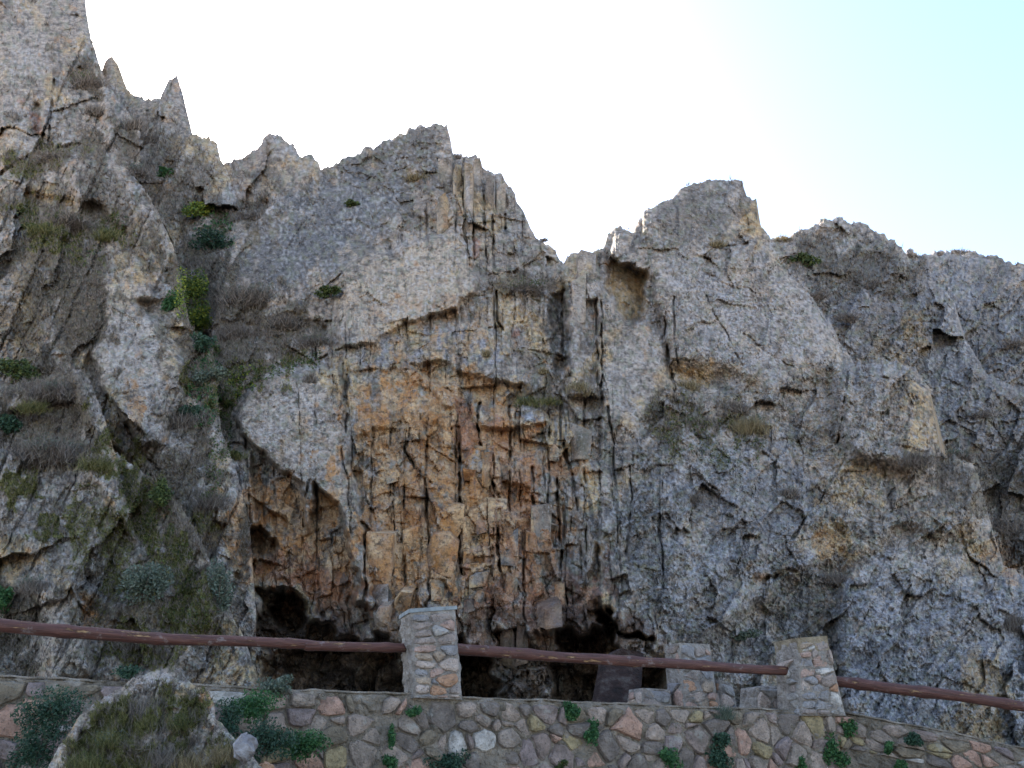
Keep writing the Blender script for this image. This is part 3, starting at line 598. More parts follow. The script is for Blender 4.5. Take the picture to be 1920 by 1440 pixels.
def mat_wood():
    M = NT('painted_log')
    tc = M.n('ShaderNodeTexCoord').outputs['Object']
    mp = M.n('ShaderNodeMapping'); M.l(tc, mp.inputs[0]); mp.inputs['Scale'].default_value = (1.2, 14, 14)
    g = M.noise(3, 5, .6, vec=mp.outputs[0]); p = M.noise(2.2, 5, .6, vec=tc)
    c = M.ramp(g, [(.3, (.042, .015, .011)), (.55, (.088, .031, .022)), (.75, (.16, .075, .055))])
    mp2 = M.n('ShaderNodeMapping'); M.l(tc, mp2.inputs[0]); mp2.inputs['Scale'].default_value = (1.6, 9, 9)
    peel = M.mapr(M.noise(2.6, 6, .68, vec=mp2.outputs[0]), .585, .65)
    c = M.mix(peel, c, M.ramp(g, [(.3, (.22, .1, .04)), (.7, (.42, .26, .13))]))
    c = M.mix(M.mapr(M.noise(9, 4, .7, vec=tc), .6, .7, 0, .35), c, (.3, .26, .25))
    M.l(c, M.b.inputs['Base Color']); M.b.inputs['Roughness'].default_value = .62
    M.b.inputs['Specular IOR Level'].default_value = .4
    M.l(M.bump(M.math('SUBTRACT', g, M.math('MULTIPLY', peel, .6)), 1., .015), M.b.inputs['Normal'])
    return M.m
WOOD = mat_wood()

def mat_stone(name, dark, lite, cols):
    M = NT(name)
    r = M.n('ShaderNodeObjectInfo').outputs['Random']
    n1 = M.noise(9, 5, .65); n2 = M.noise(38, 4, .7)
    hue = M.ramp(r, cols)
    hue.node.color_ramp.interpolation = 'CONSTANT'
    k = M.ramp(n1, [(.3, (dark,) * 3), (.7, (lite,) * 3)])
    c = M.mix(1., hue, k, 'MULTIPLY')
    c = M.mix(M.mapr(n2, .54, .66, 0, .65), c, (.07, .06, .05))
    c = M.mix(M.mapr(M.noise(3.2, 5, .7), .55, .66, 0, .6), c, (.13, .105, .08))
    c = M.mix(M.mapr(M.noise(5, 5, .7), .58, .68, 0, .5), c, (.34, .32, .28))
    M.l(c, M.b.inputs['Base Color'])
    M.l(M.bump(M.math('ADD', n1, M.math('MULTIPLY', n2, .5)), 1., .05), M.b.inputs['Normal'])
    return M.m
STONE = mat_stone('wall_stone', .55, 1.45, [(0, (.17, .135, .115)), (.17, (.23, .17, .145)), (.34, (.27, .21, .17)), (.48, (.2, .155, .11)), (.6, (.31, .235, .19)), (.72, (.24, .18, .165)), (.82, (.38, .23, .17)), (.91, (.3, .23, .13)), (.96, (.42, .37, .33))])
PSTONE = mat_stone('pillar_stone', .65, 1.3, [(0, (.3, .24, .21)), (.2, (.4, .27, .22)), (.38, (.33, .3, .28)), (.5, (.42, .33, .28)), (.64, (.27, .25, .25)), (.76, (.42, .24, .15)), (.86, (.36, .27, .2)), (.94, (.5, .45, .41))])

def mat_simple(name, cols, scale=8, rough=.9, bump=.5, bd=.02, detail=5):
    M = NT(name); n1 = M.noise(scale, detail, .65)
    M.l(M.ramp(n1, cols), M.b.inputs['Base Color']); M.b.inputs['Roughness'].default_value = rough
    if bump: M.l(M.bump(M.noise(scale * 3, 4, .7), bump, bd), M.b.inputs['Normal'])
    return M.m
MORTAR = mat_simple('mortar', [(.3, (.09, .07, .05)), (.45, (.19, .155, .12)), (.58, (.26, .21, .165)), (.72, (.38, .33, .28))], 5, bump=1., bd=.09)
BROWN = mat_simple('brown_block', [(.3, (.14, .11, .07)), (.5, (.27, .21, .14)), (.7, (.38, .31, .22))], 8, bump=1., bd=.06)
PMORTAR = mat_simple('pillar_mortar', [(.3, (.17, .14, .12)), (.5, (.31, .265, .23)), (.7, (.44, .39, .35))], 9, bump=1., bd=.07)
SLATE = mat_simple('cap_slate', [(.3, (.14, .15, .155)), (.7, (.3, .32, .33))], 12)
REDSLATE = mat_simple('red_slate', [(.3, (.012, .008, .007)), (.52, (.035, .018, .014)), (.7, (.09, .07, .06))], 5, bump=1., bd=.08)
GROUND = mat_simple('pale_ground', [(.3, (.24, .19, .14)), (.5, (.34, .28, .21)), (.7, (.44, .37, .29))], 1.5, bump=.6, bd=.03)  # pale tone picked so the sunlit ground bounces warm light onto the cliff
ASPH = mat_simple('asphalt', [(.3, (.04, .04, .04)), (.7, (.07, .068, .065))], 12, bump=.4)
def mat_leaf(name, a, b, c, trans=.25):
    M = NT(name); r = M.noise(6, 2); rr = M.n('ShaderNodeNewGeometry').outputs['Random Per Island']
    col = M.ramp(rr, [(0, a), (.5, b), (1, c)])
    col = M.mix(M.mapr(r, .35, .65, 0, .5), col, M.mix(1., col, (.6, .65, .6), 'MULTIPLY'))
    M.l(col, M.b.inputs['Base Color']); M.b.inputs['Roughness'].default_value = .6
    tr = M.n('ShaderNodeBsdfTranslucent'); M.l(col, tr.inputs[0])
    mx = M.n('ShaderNodeMixShader'); mx.inputs[0].default_value = trans
    M.l(M.b.outputs[0], mx.inputs[1]); M.l(tr.outputs[0], mx.inputs[2]); M.l(mx.outputs[0], M.out.inputs['Surface'])
    return M.m
LEAF = {
 'green': mat_leaf('leaf_green', (0.024, 0.068, 0.024), (0.048, 0.128, 0.048), (0.093, 0.187, 0.060)),
 'blue': mat_leaf('leaf_bluegreen', (0.018, 0.042, 0.026), (0.038, 0.081, 0.048), (0.070, 0.115, 0.070)),
 'yellow': mat_leaf('leaf_yellowgreen', (0.045, 0.090, 0.030), (0.150, 0.210, 0.038), (0.360, 0.360, 0.045)),
 'ivy': mat_leaf('leaf_ivy', (0.028, 0.049, 0.020), (0.063, 0.084, 0.028), (0.126, 0.154, 0.042)),
 'twig': mat_leaf('twig_grey', (0.083, 0.063, 0.054), (0.165, 0.135, 0.117), (0.285, 0.247, 0.217), .1),
 'sage': mat_leaf('leaf_sage', (0.056, 0.077, 0.056), (0.105, 0.133, 0.098), (0.182, 0.196, 0.154), .15),
 'straw': mat_leaf('grass_straw', (.14, .1, .055), (.26, .2, .11), (.42, .34, .2)),
 'grass': mat_leaf('grass_olive', (0.052, 0.058, 0.018), (0.130, 0.130, 0.042), (0.286, 0.247, 0.117)),
}
STEM = mat_simple('stem', [(.3, (.05, .035, .025)), (.7, (.11, .085, .065))], 20, bump=0)

# ------------------------------------------------------------------ rock sheets
def crest(poly, xs, seed, amp=1.0):
    px_ = np.array([p[0] for p in poly], dtype=float); py_ = np.array([p[1] for p in poly], dtype=float)
    t = np.interp(xs, px_, py_)
    z = xs * 0
    b = np.floor(xs / 7 + 1.2 * perlin(xs / 19, z + seed, seed)); c = np.floor(xs / 17 + .7 * perlin(xs / 31, z + seed, seed + 9))
    t = t - amp * ((h2(b, b * 0, seed) - .5) * 2.2 + (h2(c, c * 0, seed + 1) - .5) * 6 + 3 * perlin(xs / 4.5, z + .5, seed + 3) + 4 * perlin(xs / 13, z + .5, seed + 4))
    return t
DEPTH = np.full(GX.shape, 999., dtype=np.float32)
def rock_sheet(name, x0, x1, top, bottom, dist, slope, R, seed, amp=1.0, bend=None, bot=None, step=2.0, lean=14, k_rel=1.0):
    """one mass of rock: its face is given by distance (m) at eye level and backward slope, its relief by R; the crest rolls over to a back slope"""
    nc = int((x1 - x0) / step) + 1
    xs = np.linspace(x0, x1, nc)
    tp = crest(top, xs, seed, amp)
    bt = np.full(nc, float(bottom)) if bot is None else np.interp(xs, [p[0] for p in bot], [p[1] for p in bot])
    tmin = tp.min()
    nr = int((bottom - np.percentile(tp, 12)) / step) + 1
    rows = np.arange(tp.min(), bottom + step, step); nr = len(rows)
    PX = np.repeat(xs[None], nr, 0); PY = np.maximum(tp[None], rows[:, None]); clamp = rows[:, None] <= tp[None]
    rel = sample(R, PX, PY) * k_rel
    sl = np.abs(np.gradient(np.convolve(np.pad(tp, 6, mode='edge'), np.ones(13) / 13, 'valid'), xs))
    below = (PY - tp[None]) / np.sqrt(1 + sl * sl)[None]
    rel = rel * (.35 + .65 * sstep(0, 30, below)) - lean * (1 - np.sqrt(np.clip(below / 16, 0, 1)))
    rx, rz = ray(PX, PY)
    a = dist if bend is None else np.interp(xs, [b[0] for b in bend], [b[1] for b in bend])[None] + 0 * PX
    y = a / (1 - slope * rz)
    y = y * (1 - rel / FPX)
    V = np.stack([rx * y, y, EYE + rz * y], -1)
    cols = [np.stack([sample(f, PX, PY) for f in fs], -1) for fs in ((ORA, SHD, MOS), (PAL, TAN, BLK), (RED, BLU, BRN), (SB, SD, SG))]
    # back of the crest
    back = []
    for dy, dz in ((14., -22.), (7., -9.), (3., -2.6), (1.1, -.6), (.35, -.1)):
        q = V[0].copy(); q[:, 0] *= (1 + dy / q[:, 1]) ; q[:, 1] += dy; q[:, 2] += dz
        q[:, 1] += .3 * dy / 7 * perlin(xs / 20, xs * 0 + dy, seed + 40); back.append(q)
    nb = len(back)
    V = np.concatenate([np.stack(back), V], 0)
    cols = [np.concatenate([np.repeat(c_[:1], nb, 0), c_], 0) for c_ in cols]
    n_r = nr + nb
    idx = np.arange(n_r * nc).reshape(n_r, nc)
    q = np.stack([idx[:-1, :-1], idx[1:, :-1], idx[1:, 1:], idx[:-1, 1:]], -1)
    keep = np.ones(q.shape[:2], dtype=bool); keep[nb:] = ~(clamp[1:, :-1] & clamp[1:, 1:])
    q = q[keep]
    me = np_mesh(name, V.reshape(-1, 3), q, ROCK, smooth=False)
    for nm, c_ in zip(('wa', 'wb', 'wc', 'ws'), cols): set_cols(me, nm, c_.reshape(-1, 3))
    o = link(name, me)
    ci = np.clip(np.round((PX - X0) / ST).astype(int), 0, NX - 1); ri = np.clip(np.round((PY - Y0_) / ST).astype(int), 0, NY - 1)
    for k in (-1, 0, 1): np.minimum.at(DEPTH, (np.clip(ri + k, 0, NY - 1).ravel(), ci.ravel()), y.astype(np.float32).ravel())
    return o
def surf(px, py):
    """distance of the nearest rock face through a photo pixel"""
    c = min(max(int(round((px - X0) / ST)), 0), NX - 1); r = min(max(int(round((py - Y0_) / ST)), 0), NY - 1)
    y = float(DEPTH[r, c])
    return 20. if y > 900 else y

cliff = rock_sheet('cliff', 320, 1990,
  [(320,1440),(350,1150),(372,960),(388,760),(398,620),(440,450),(500,396),(600,322),(650,296),(705,272),(760,246),(815,230),(838,240),(845,262),(849,292),(893,294),(905,312),(940,330),(960,355),(972,385),(990,412),(1005,448),(1042,470),(1056,497),(1064,480),(1072,470),(1108,472),(1130,466),(1140,440),(1152,428),(1188,432),(1198,408),(1222,388),(1248,378),(1282,352),(1330,338),(1355,336),(1392,342),(1400,368),(1418,374),(1424,420),(1442,440),(1466,500),(1530,565),(1576,640),(1604,684),(1660,676),(1716,690),(1742,728),(1764,850),(1830,870),(1850,960),(1880,1060),(1930,1085),(1990,1080)],
  1470, 13.2, .5, R_MAIN, 7, bend=[(320,13.6),(500,13.2),(900,13.0),(1200,13.4),(1600,14.6),(1990,15.2)])
tag(cliff, 'tall cliff of upright fractured slabs with rust orange middle and dark hollows at its foot', None, None, 'structure')
spur = rock_sheet('rock_spur', -80, 480,
  [(-80,352),(0,328),(60,292),(160,268),(200,290),(255,335),(300,400),(330,480),(346,560),(356,610),(398,655),(404,700),(409,760),(416,810),(440,870),(462,960),(470,1010),(480,1140)],
  1420, 12.2, .5, R_LEFT, 27, lean=10)
tag(spur, 'brown leaning slabs with green scrub filling the gully beside the tall cliff', None, None, 'structure')
buttress = rock_sheet('rock_buttress', -80, 500,
  [(-80,700),(40,720),(120,694),(160,696),(190,770),(215,850),(290,900),(345,960),(380,1020),(420,1120),(460,1200),(500,1330)],
  1440, 10.9, .48, R_LEFT, 37, lean=10)
tag(buttress, 'mossy grey lower buttress behind the wooden rail beside the dark cave', None, None, 'structure')
crag = rock_sheet('rock_crag', -80, 262,
  [(-80,-128),(120,-128),(156,-60),(162,20),(170,70),(186,118),(196,150),(262,240)], 420, 15.0, .45, R_LEFT, 47, lean=22)
tag(crag, 'highest bare crag of pale brown rock with a red scar above the bushy ledge', 'crag')
ridge = rock_sheet('rock_ridge', 60, 600,
  [(60,180),(150,150),(192,126),(200,112),(206,108),(222,124),(232,150),(238,168),(262,180),(276,186),(300,180),(310,158),(318,142),(332,142),(340,170),(352,215),(360,250),(376,264),(400,262),(408,272),(414,300),(430,330),(450,390),(500,420),(600,470)],
  820, 16.0, .52, R_LEFT, 57, lean=16, amp=1.3)
tag(ridge, 'jagged ridge of needle pinnacles stepping down from the highest crag', 'ridge')
butte = rock_sheet('rock_pinnacle', 396, 660,
  [(396,330),(425,312),(450,298),(480,276),(505,254),(520,248),(538,262),(560,288),(584,290),(598,306),(604,322),(660,400)],
  480, 19.0, .55, R_LEFT, 67, lean=20)
tag(butte, 'brown pyramid shaped pinnacle behind the dip between ridge and main peak', 'pinnacle')
knoll = rock_sheet('rock_knoll', 1340, 1990,
  [(1340,600),(1400,500),(1432,452),(1480,442),(1520,425),(1548,410),(1585,408),(1596,420),(1622,420),(1660,440),(1690,464),(1704,484),(1790,565),(1800,620),(1850,700),(1990,760)],
  1010, 18.2, .55, R_RIGHT, 77, lean=16)
tag(knoll, 'rounded grey knoll covered in scrub beside the blocky summit', None, None, 'structure')
slope = rock_sheet('rock_slope', 1560, 1990,
  [(1560,480),(1640,478),(1712,474),(1790,468),(1812,470),(1860,480),(1920,496),(1990,515)], 1120, 21.5, .62, R_RIGHT, 87, lean=16)
tag(slope, 'long bluish rocky slope running down behind the rounded knoll', None, None, 'structure')


# ------------------------------------------------------------------ loose blocks of the fractured middle: parts of the cliff
rnd = random.Random(5)
def block_mesh(px0, px1, py0, py1, y, dep, skew):
    """one fractured block: corners broken off, face tilted and ridged, real depth behind it"""
    j = lambda a: rnd.uniform(-a, a)
    w = px1 - px0; h = py1 - py0
    q = [(px0 + j(w * .15), py0 + j(h * .12) + skew), (px1 + j(w * .15), py0 + j(h * .12) - skew), (px1 + j(w * .15), py1 + j(h * .12)), (px0 + j(w * .15), py1 + j(h * .14) + skew)]
    c = []
    for k in range(4):
        a, b, d = q[k - 1], q[k], q[(k + 1) % 4]
        t = rnd.uniform(.1, .4) if rnd.random() < .3 else .04; u = rnd.uniform(.1, .35) if t > .05 else .03
        c.append((b[0] + (a[0] - b[0]) * t, b[1] + (a[1] - b[1]) * t)); c.append((b[0] + (d[0] - b[0]) * u, b[1] + (d[1] - b[1]) * u))
    n = len(c); cx = sum(p[0] for p in c) / n; cy = sum(p[1] for p in c) / n
    tx, ty = j(.16), j(.2) + .04
    dep_at = lambda x, yy: tx * (x - cx) / w * 2 - ty * (yy - cy) / h * 2
    V = [at(x, yy, y + dep_at(x, yy) + j(.015)) for x, yy in c]
    f = rnd.uniform(.7, .9); ox, oy = j(w * .08), j(h * .08)
    for x, yy in c:
        X = cx + ox + (x - cx) * f; Y = cy + oy + (yy - cy) * f
        V.append(at(X, Y, y + dep_at(X, Y) - rnd.uniform(.005, .05)))
    V.append(at(cx + j(w * .25), cy + j(h * .25), y - rnd.uniform(.02, .09)))
    for (x, yy) in c: V.append(at(x, yy, y + dep_at(x, yy)) + Vector((0, dep, dep * .35)))
    F = []
    for k in range(n):
        m = (k + 1) % n
        F.append((k, m, n + m, n + k)); F.append((2 * n + 1 + k, 2 * n + 1 + m, m, k)); F.append((n + k, n + m, 2 * n))
    me = bpy.data.meshes.new('rock_block')
    me.from_pydata([tuple(v) for v in V], [], F); me.materials.append(ROCK)
    sx_, sy_ = rnd.uniform(-70, 70), rnd.uniform(-40, 40)
    xs = np.array([p[0] for p in c] * 2 + [cx] + [p[0] for p in c]) + sx_; ys = np.array([p[1] for p in c] * 2 + [cy] + [p[1] for p in c]) + sy_
    for nm, fs in (('wa', (ORA, SHD, MOS)), ('wb', (PAL, TAN, BLK)), ('wc', (RED, BLU, BRN)), ('ws', (SB, SD, SG))):
        set_cols(me, nm, np.stack([sample(f, xs, ys) for f in fs], -1))
    return me
def add_block(px0, px1, py0, py1, out=.0, dep=.9):
    cx, cy = (px0 + px1) / 2, (py0 + py1) / 2
    y = np.median([surf(cx + a, cy + b) for a in (-6, 0, 6) for b in (-10, 0, 10)]) - out
    me = block_mesh(px0, px1, py0, py1, y, dep, rnd.uniform(-5, 5))
    return link('rock_block', me, cliff)
xx = 690
while xx < 1040:
    w = rnd.choice((16, 20, 24, 28, 34))
    yy = 815 + rnd.uniform(-20, 30)
    while yy < 1150:
        h = w * rnd.uniform(.9, 3.2)
        if rnd.random() < .22: add_block(xx, xx + w, yy, yy + h, out=rnd.uniform(-.1, .05))
        yy += h + rnd.uniform(0, 6)
    xx += w + rnd.uniform(0, 3)
for (a, b, c, d, o_) in ((690,735,1005,1120,.12),(805,858,1000,1075,.1),(870,893,878,905,.2),
    (905,925,845,915,.15),(1072,1098,520,600,.1),(1070,1112,800,860,.1),(868,884,300,470,.12),(886,904,296,380,.18),
    (912,930,330,420,.1),(930,946,345,440,.1),(820,848,300,380,.08),(850,866,310,400,.1),(1080,1118,470,540,.1),(940,975,1010,1060,.1),(985,1005,1000,1040,.18),(880,915,1072,1100,.14),(1040,1060,1090,1150,.1),
    (935,965,1180,1250,.5),(968,992,1160,1245,.5),(1010,1050,1130,1180,.2),(700,730,1140,1180,.15),(740,770,1110,1150,.15),(820,845,365,440,.1)):
    add_block(a, b, c, d, out=o_ * .55)
# leaning dark slab in the cave mouth

# ------------------------------------------------------------------ ground, terrace
def px_scale(px, py, y):
    """metres per photo pixel at distance y"""
    dy = CP - SP * (720.0 - py) / FPX
    return y / dy / FPX
gv = []
for j in range(41):
    for i in range(41):
        u = (i - 20) / 20; v = (j - 20) / 20
        gv.append((900 * u * abs(u), 900 * v * abs(v), -.05 * min(1, abs(u) + abs(v))))
gq = [(j * 41 + i, j * 41 + i + 1, (j + 1) * 41 + i + 1, (j + 1) * 41 + i) for j in range(40) for i in range(40)]
tag(link('ground', np_mesh('ground', gv, gq, GROUND)), 'unseen ground before the rubble wall, pale to bounce warm light onto the cliff', None, None, 'structure')

WTOP = [(-110,1255),(0,1266),(75,1271),(540,1293),(760,1300),(865,1307),(1180,1320),(1500,1332),(1585,1336),(1650,1348),(1780,1373),(1920,1402),(2010,1421)]
def wall_y(px):
    p = min(px, 1585.); r = (p - 960) / FPX / 1.075
    y = 8.5 / (1 - .364 * r)
    if px > 1585: y -= (px - 1585) / 395 * .55
    return y
WP = []
for k in range(61):
    px = -110 + 2120 * k / 60
    py = float(np.interp(px, [p[0] for p in WTOP], [p[1] for p in WTOP]))
    WP.append(at(px, py, wall_y(px)))
WS = [0.]
for a, b in zip(WP[:-1], WP[1:]): WS.append(WS[-1] + math.hypot(b.x - a.x, b.y - a.y))
def wall_pt(s_, h, out=0.):
    """point on the wall's face: s along, h below its top edge, out towards the viewer"""
    s_ = min(max(s_, 0), WS[-1] - 1e-4)
    k = max(0, np.searchsorted(WS, s_, side='right') - 1); k = min(k, len(WP) - 2)
    t = (s_ - WS[k]) / (WS[k + 1] - WS[k]); p = WP[k].lerp(WP[k + 1], t)
    d = WP[k + 1] - WP[k]; n = Vector((d.y, -d.x, 0)).normalized()
    return Vector((p.x, p.y, p.z - h)) + n * out
def wall_s(px):
    return float(np.interp(px, [-110 + 2120 * k / 60 for k in range(61)], WS))

# terrace behind the wall, up to the foot of the rocks
tv, tq = [], []
for k in range(61):
    for j, (o_, dz) in enumerate(((-.3, -.16), (-1.2, -.2), (-3, -.24), (-6, -.2), (-11, -.1))):
        p = wall_pt(WS[k], 0, o_); tv.append((p.x, p.y + (4 if j == 4 else 0), p.z + dz + .05 * math.sin(k * 1.3 + j)))
for k in range(60):
    for j in range(4): tq.append((k * 5 + j, (k + 1) * 5 + j, (k + 1) * 5 + j + 1, k * 5 + j + 1))
tag(link('path', np_mesh('path', tv, tq, GROUND)), 'earth path on the terrace between wall and cliff', None, None, 'structure')

# ------------------------------------------------------------------ stone faces
def clip_poly(poly, nx, ny, c):
    out = []
    for k in range(len(poly)):
        a = poly[k]; b = poly[(k + 1) % len(poly)]
        da = nx * a[0] + ny * a[1] - c; db = nx * b[0] + ny * b[1] - c
        if da <= 0: out.append(a)
        if (da < 0) != (db < 0) and da != db:
            t = da / (da - db); out.append((a[0] + (b[0] - a[0]) * t, a[1] + (b[1] - a[1]) * t))
    return out
def stone_cells(s0, s1, h0, h1, sx, sy, R, wvar=.3, rows_jit=.32):
    """uneven rubble pattern: polygons in (along, down) metres"""
    pts = []; h = h0 + sy * .5; r = 0
    while h < h1 + sy * .4:
        s_ = s0 + sx * (.3 + .5 * R.random())
        while s_ < s1:
            pts.append((s_ + R.uniform(-.2, .2) * sx, h + R.uniform(-rows_jit, rows_jit) * sy, R.uniform(-wvar, wvar) * sx * sy))
            s_ += sx * R.choice((.4, .62, .9, 1.15, 1.6))
        h += sy; r += 1
    k_ = sx / sy
    out = []
    for i, (x, y, w) in enumerate(pts):
        poly = [(s0, h0), (s1, h0), (s1, h1), (s0, h1)]
        for j, (a, b, w2) in enumerate(pts):
            if i == j or abs(a - x) > sx * 3 or abs(b - y) > sy * 3: continue
            nx, ny = (a - x), (b - y) * k_ * k_ * .6
            c = (nx * (a + x) + ny * (b + y)) / 2 + (w - w2) * .5
            poly = clip_poly(poly, nx, ny, c)
            if len(poly) < 3: break
        if len(poly) >= 3: out.append(poly)
    return out
def stone_mesh(poly, fn, R, gap=.011, proud=.035, name='stone', mat=None):
    """one rubble stone: polygon shrunk by the joint, corners knocked off, bulging face, sides running back into the mortar"""
    cx = sum(p[0] for p in poly) / len(poly); cy = sum(p[1] for p in poly) / len(poly)
    q = []
    n = len(poly)
    for k in range(n):
        a = poly[k]; b = poly[(k + 1) % n]
        L = math.hypot(a[0] - b[0], a[1] - b[1])
        if L < .012: q.append(((a[0] + b[0]) / 2, (a[1] + b[1]) / 2)); continue
        t = R.uniform(.14, .3); q.append((a[0] + (b[0] - a[0]) * t, a[1] + (b[1] - a[1]) * t)); t = R.uniform(.7, .86); q.append((a[0] + (b[0] - a[0]) * t, a[1] + (b[1] - a[1]) * t))
    rad = math.sqrt(sum((p[0] - cx) ** 2 + (p[1] - cy) ** 2 for p in q) / len(q))
    if rad < .018 or len(q) < 4: return None
    V, F = [], []; n = len(q)
    pr = proud * R.uniform(.35, 1.25); tx, ty = R.uniform(-.25, .25), R.uniform(-.25, .25)
    jag = [R.uniform(.86, 1.06) for _ in q]
    for f, o_ in ((1., -.05), (1., pr * .25), (.86, pr * .85), (.5, pr * 1.05)):
        for (x, y), jj in zip(q, jag):
            g = max(.3, 1 - gap / max(rad, .02)) * f * jj
            X = cx + (x - cx) * g; Y = cy + (y - cy) * g
            V.append(fn(X, Y, o_ + ((tx * (X - cx) + ty * (Y - cy)) * .5 + R.uniform(-.004, .004) if o_ > 0 else 0)))
    V.append(fn(cx, cy, pr * 1.1))
    for r in range(3):
        for k in range(n):
            m = (k + 1) % n; F.append((r * n + k, r * n + m, (r + 1) * n + m, (r + 1) * n + k))
    for k in range(n): F.append((3 * n + k, 3 * n + (k + 1) % n, 4 * n))
    me = bpy.data.meshes.new(name); me.from_pydata([tuple(v) for v in V], [], F); me.materials.append(mat or STONE)
    return me

RW = random.Random(21)
wall = empty('stone_wall', WP[30] - Vector((0, 0, WP[30].z)))
tag(wall, 'low rubble stone retaining wall with grey mortar carrying the pillars and log rail', 'wall')
# mortar core
NS, NH = 620, 40
V, Q = [], []
ss = np.linspace(0, WS[-1], NS)
hh = np.concatenate([np.linspace(0, .95, NH - 3), [1.3, 1.8, 2.3]])
S2, H2 = np.meshgrid(ss, hh)
dis = .05 * fbm(S2 * 6, H2 * 7, 900, 4) + .016 * perlin(S2 * 22, H2 * 22, 901) + .012
topj = .016 * fbm(ss * 2.5, ss * 0 + .3, 905, 4)
for k, s_ in enumerate(ss): V.append(tuple(wall_pt(s_, .0 + topj[k], -.42)))
for k, s_ in enumerate(ss): V.append(tuple(wall_pt(s_, -.015 + topj[k] * 1.3, -.2)))
for r in range(NH):
    for k, s_ in enumerate(ss): V.append(tuple(wall_pt(s_, hh[r] + (topj[k] if r == 0 else 0), dis[r, k] - (.03 if r == 0 else 0))))
for r in range(NH + 1):
    for k in range(NS - 1): Q.append((r * NS + k, (r + 1) * NS + k, (r + 1) * NS + k + 1, r * NS + k + 1))
link('mortar', np_mesh('mortar', V, Q, MORTAR, smooth=False), wall)
# thin coping
V, Q = [], []
prof = ((-.42, -.006), (-.02, -.01), (.012, -.006), (.016, .008), (.0, .014))
for k, s_ in enumerate(ss):
    j1 = .006 * perlin(np.array([s_ * 7.]), np.array([.5]), 911)[0]; j2 = .035 * perlin(np.array([s_ * 7.]), np.array([2.5]), 912)[0]
    for o_, h in prof: V.append(tuple(wall_pt(s_, h + j1 + topj[k], o_ + (j2 if o_ > -.1 else 0))))
for k in range(NS - 1):
    for j in range(4): Q.append((k * 5 + j, k * 5 + j + 1, (k + 1) * 5 + j + 1, (k + 1) * 5 + j))
link('coping', np_mesh('coping', V, Q, MORTAR, smooth=False), wall)
s_mid = wall_s(1560)
polys = stone_cells(wall_s(-60), s_mid, .03, .86, .215, .15, RW, .5, .45) + stone_cells(s_mid, wall_s(1985), .04, .4, .22, .1, RW, .4, .42)
for p in polys:
    if RW.random() < .06: continue
    me = stone_mesh(p, wall_pt, RW, gap=RW.choice((.001, .004, .01)), proud=.06)
    if me: link('stone', me, wall)

def hexa_pillar(name, label, TL, TR, BR, BL, depth, ndir, rows, colsz, seed, mat=PSTONE, mort=PMORTAR, cap=None, group=None, cat='pillar', side=True, cap_t=.03):
    """pillar of rubble: world corners of its front face, running back along ndir"""
    R = random.Random(seed)
    root = empty(name, (BL + BR) / 2); tag(root, label, cat, group)
    nb = ndir * depth
    W = ((TR - TL).length + (BR - BL).length) / 2; H = ((BL - TL).length + (BR - TR).length) / 2
    fn_n = -ndir
    def face(A, B, C_, D, nrm):
        def f(u, v, out=0.):
            u_ = u; v_ = v
            p = (A.lerp(B, u_)).lerp(D.lerp(C_, u_), v_); return p + nrm * out
        return f
    left_n = (TL - TR).normalized(); right_n = -left_n
    front = face(TL, TR, BR, BL, fn_n); left = face(TL + nb, TL, BL, BL + nb, left_n); right = face(TR, TR + nb, BR + nb, BR, right_n)
    back = face(TR + nb, TL + nb, BL + nb, BR + nb, -fn_n)
    # mortar core: four displaced faces and a top
    V, Q = [], []
    def grid(f, w_, nu, nv, sd, edge=True):
        b0 = len(V)
        for j in range(nv + 1):
            for i in range(nu + 1):
                u, v = i / nu, j / nv
                e = min(u, 1 - u, v + .02) 
                d = (.045 * float(fbm(np.array([u * w_ * 11 + sd]), np.array([v * H * 11.]), 7, 3)[0]) + .014) * min(1, e * 12)
                V.append(tuple(f(u, v, d)))
        for j in range(nv):
            for i in range(nu):
                a = b0 + j * (nu + 1) + i; Q.append((a, a + nu + 1, a + nu + 2, a + 1))
    grid(front, W, 22, 40, seed); grid(left, depth, 16, 36, seed + 3); grid(right, depth, 10, 24, seed + 5); grid(back, W, 4, 4, seed + 9)
    n0 = len(V); up = Vector((0, 0, .02))
    for p in (TL, TR, TR + nb, TL + nb): V.append(tuple(p))
    V.append(tuple((TL + TR + nb) / 2 + up))
    T = [(n0 + a, n0 + (a + 1) % 4, n0 + 4) for a in range(4)]
    core = np_mesh('mortar', V, Q, mort, smooth=False, tris=T); link('mortar', core, root)
    for (f, w_, prob) in ((front, W, 1.), (left, depth, .45 if side else 0)):
        for p in stone_cells(.01, w_ - .01, .03, H - .01, colsz, H / rows, R, .3, .2):
            if R.random() > prob: continue
            me = stone_mesh(p, lambda x, y, o_: f(x / w_, y / H, o_), R, gap=.004, proud=.045, mat=mat)
            if me: link('stone', me, root)
    if cap:
        V = []
        e = .018
        e = .018 if cap_t < .1 else .012
        for z in (-.008 - (cap_t if cap_t > .1 else 0), .03):
            for p, (a, b) in ((TL, (-1, -1)), (TR, (1, -1)), (TR + nb, (1, 1)), (TL + nb, (-1, 1))):
                V.append(tuple(p + right_n * a * e + ndir * b * e + Vector((0, 0, z + R.uniform(-.004, .004)))))
        me = bpy.data.meshes.new('cap_slab'); me.from_pydata(V, [], [(3, 2, 1, 0), (4, 5, 6, 7)] + [(k, (k + 1) % 4, 4 + (k + 1) % 4, 4 + k) for k in range(4)])
        me.materials.append(cap); link('cap_slab', me, root)
    return root
ND = Vector((-math.sin(math.radians(20)), math.cos(math.radians(20)), 0))
o_ = -.06
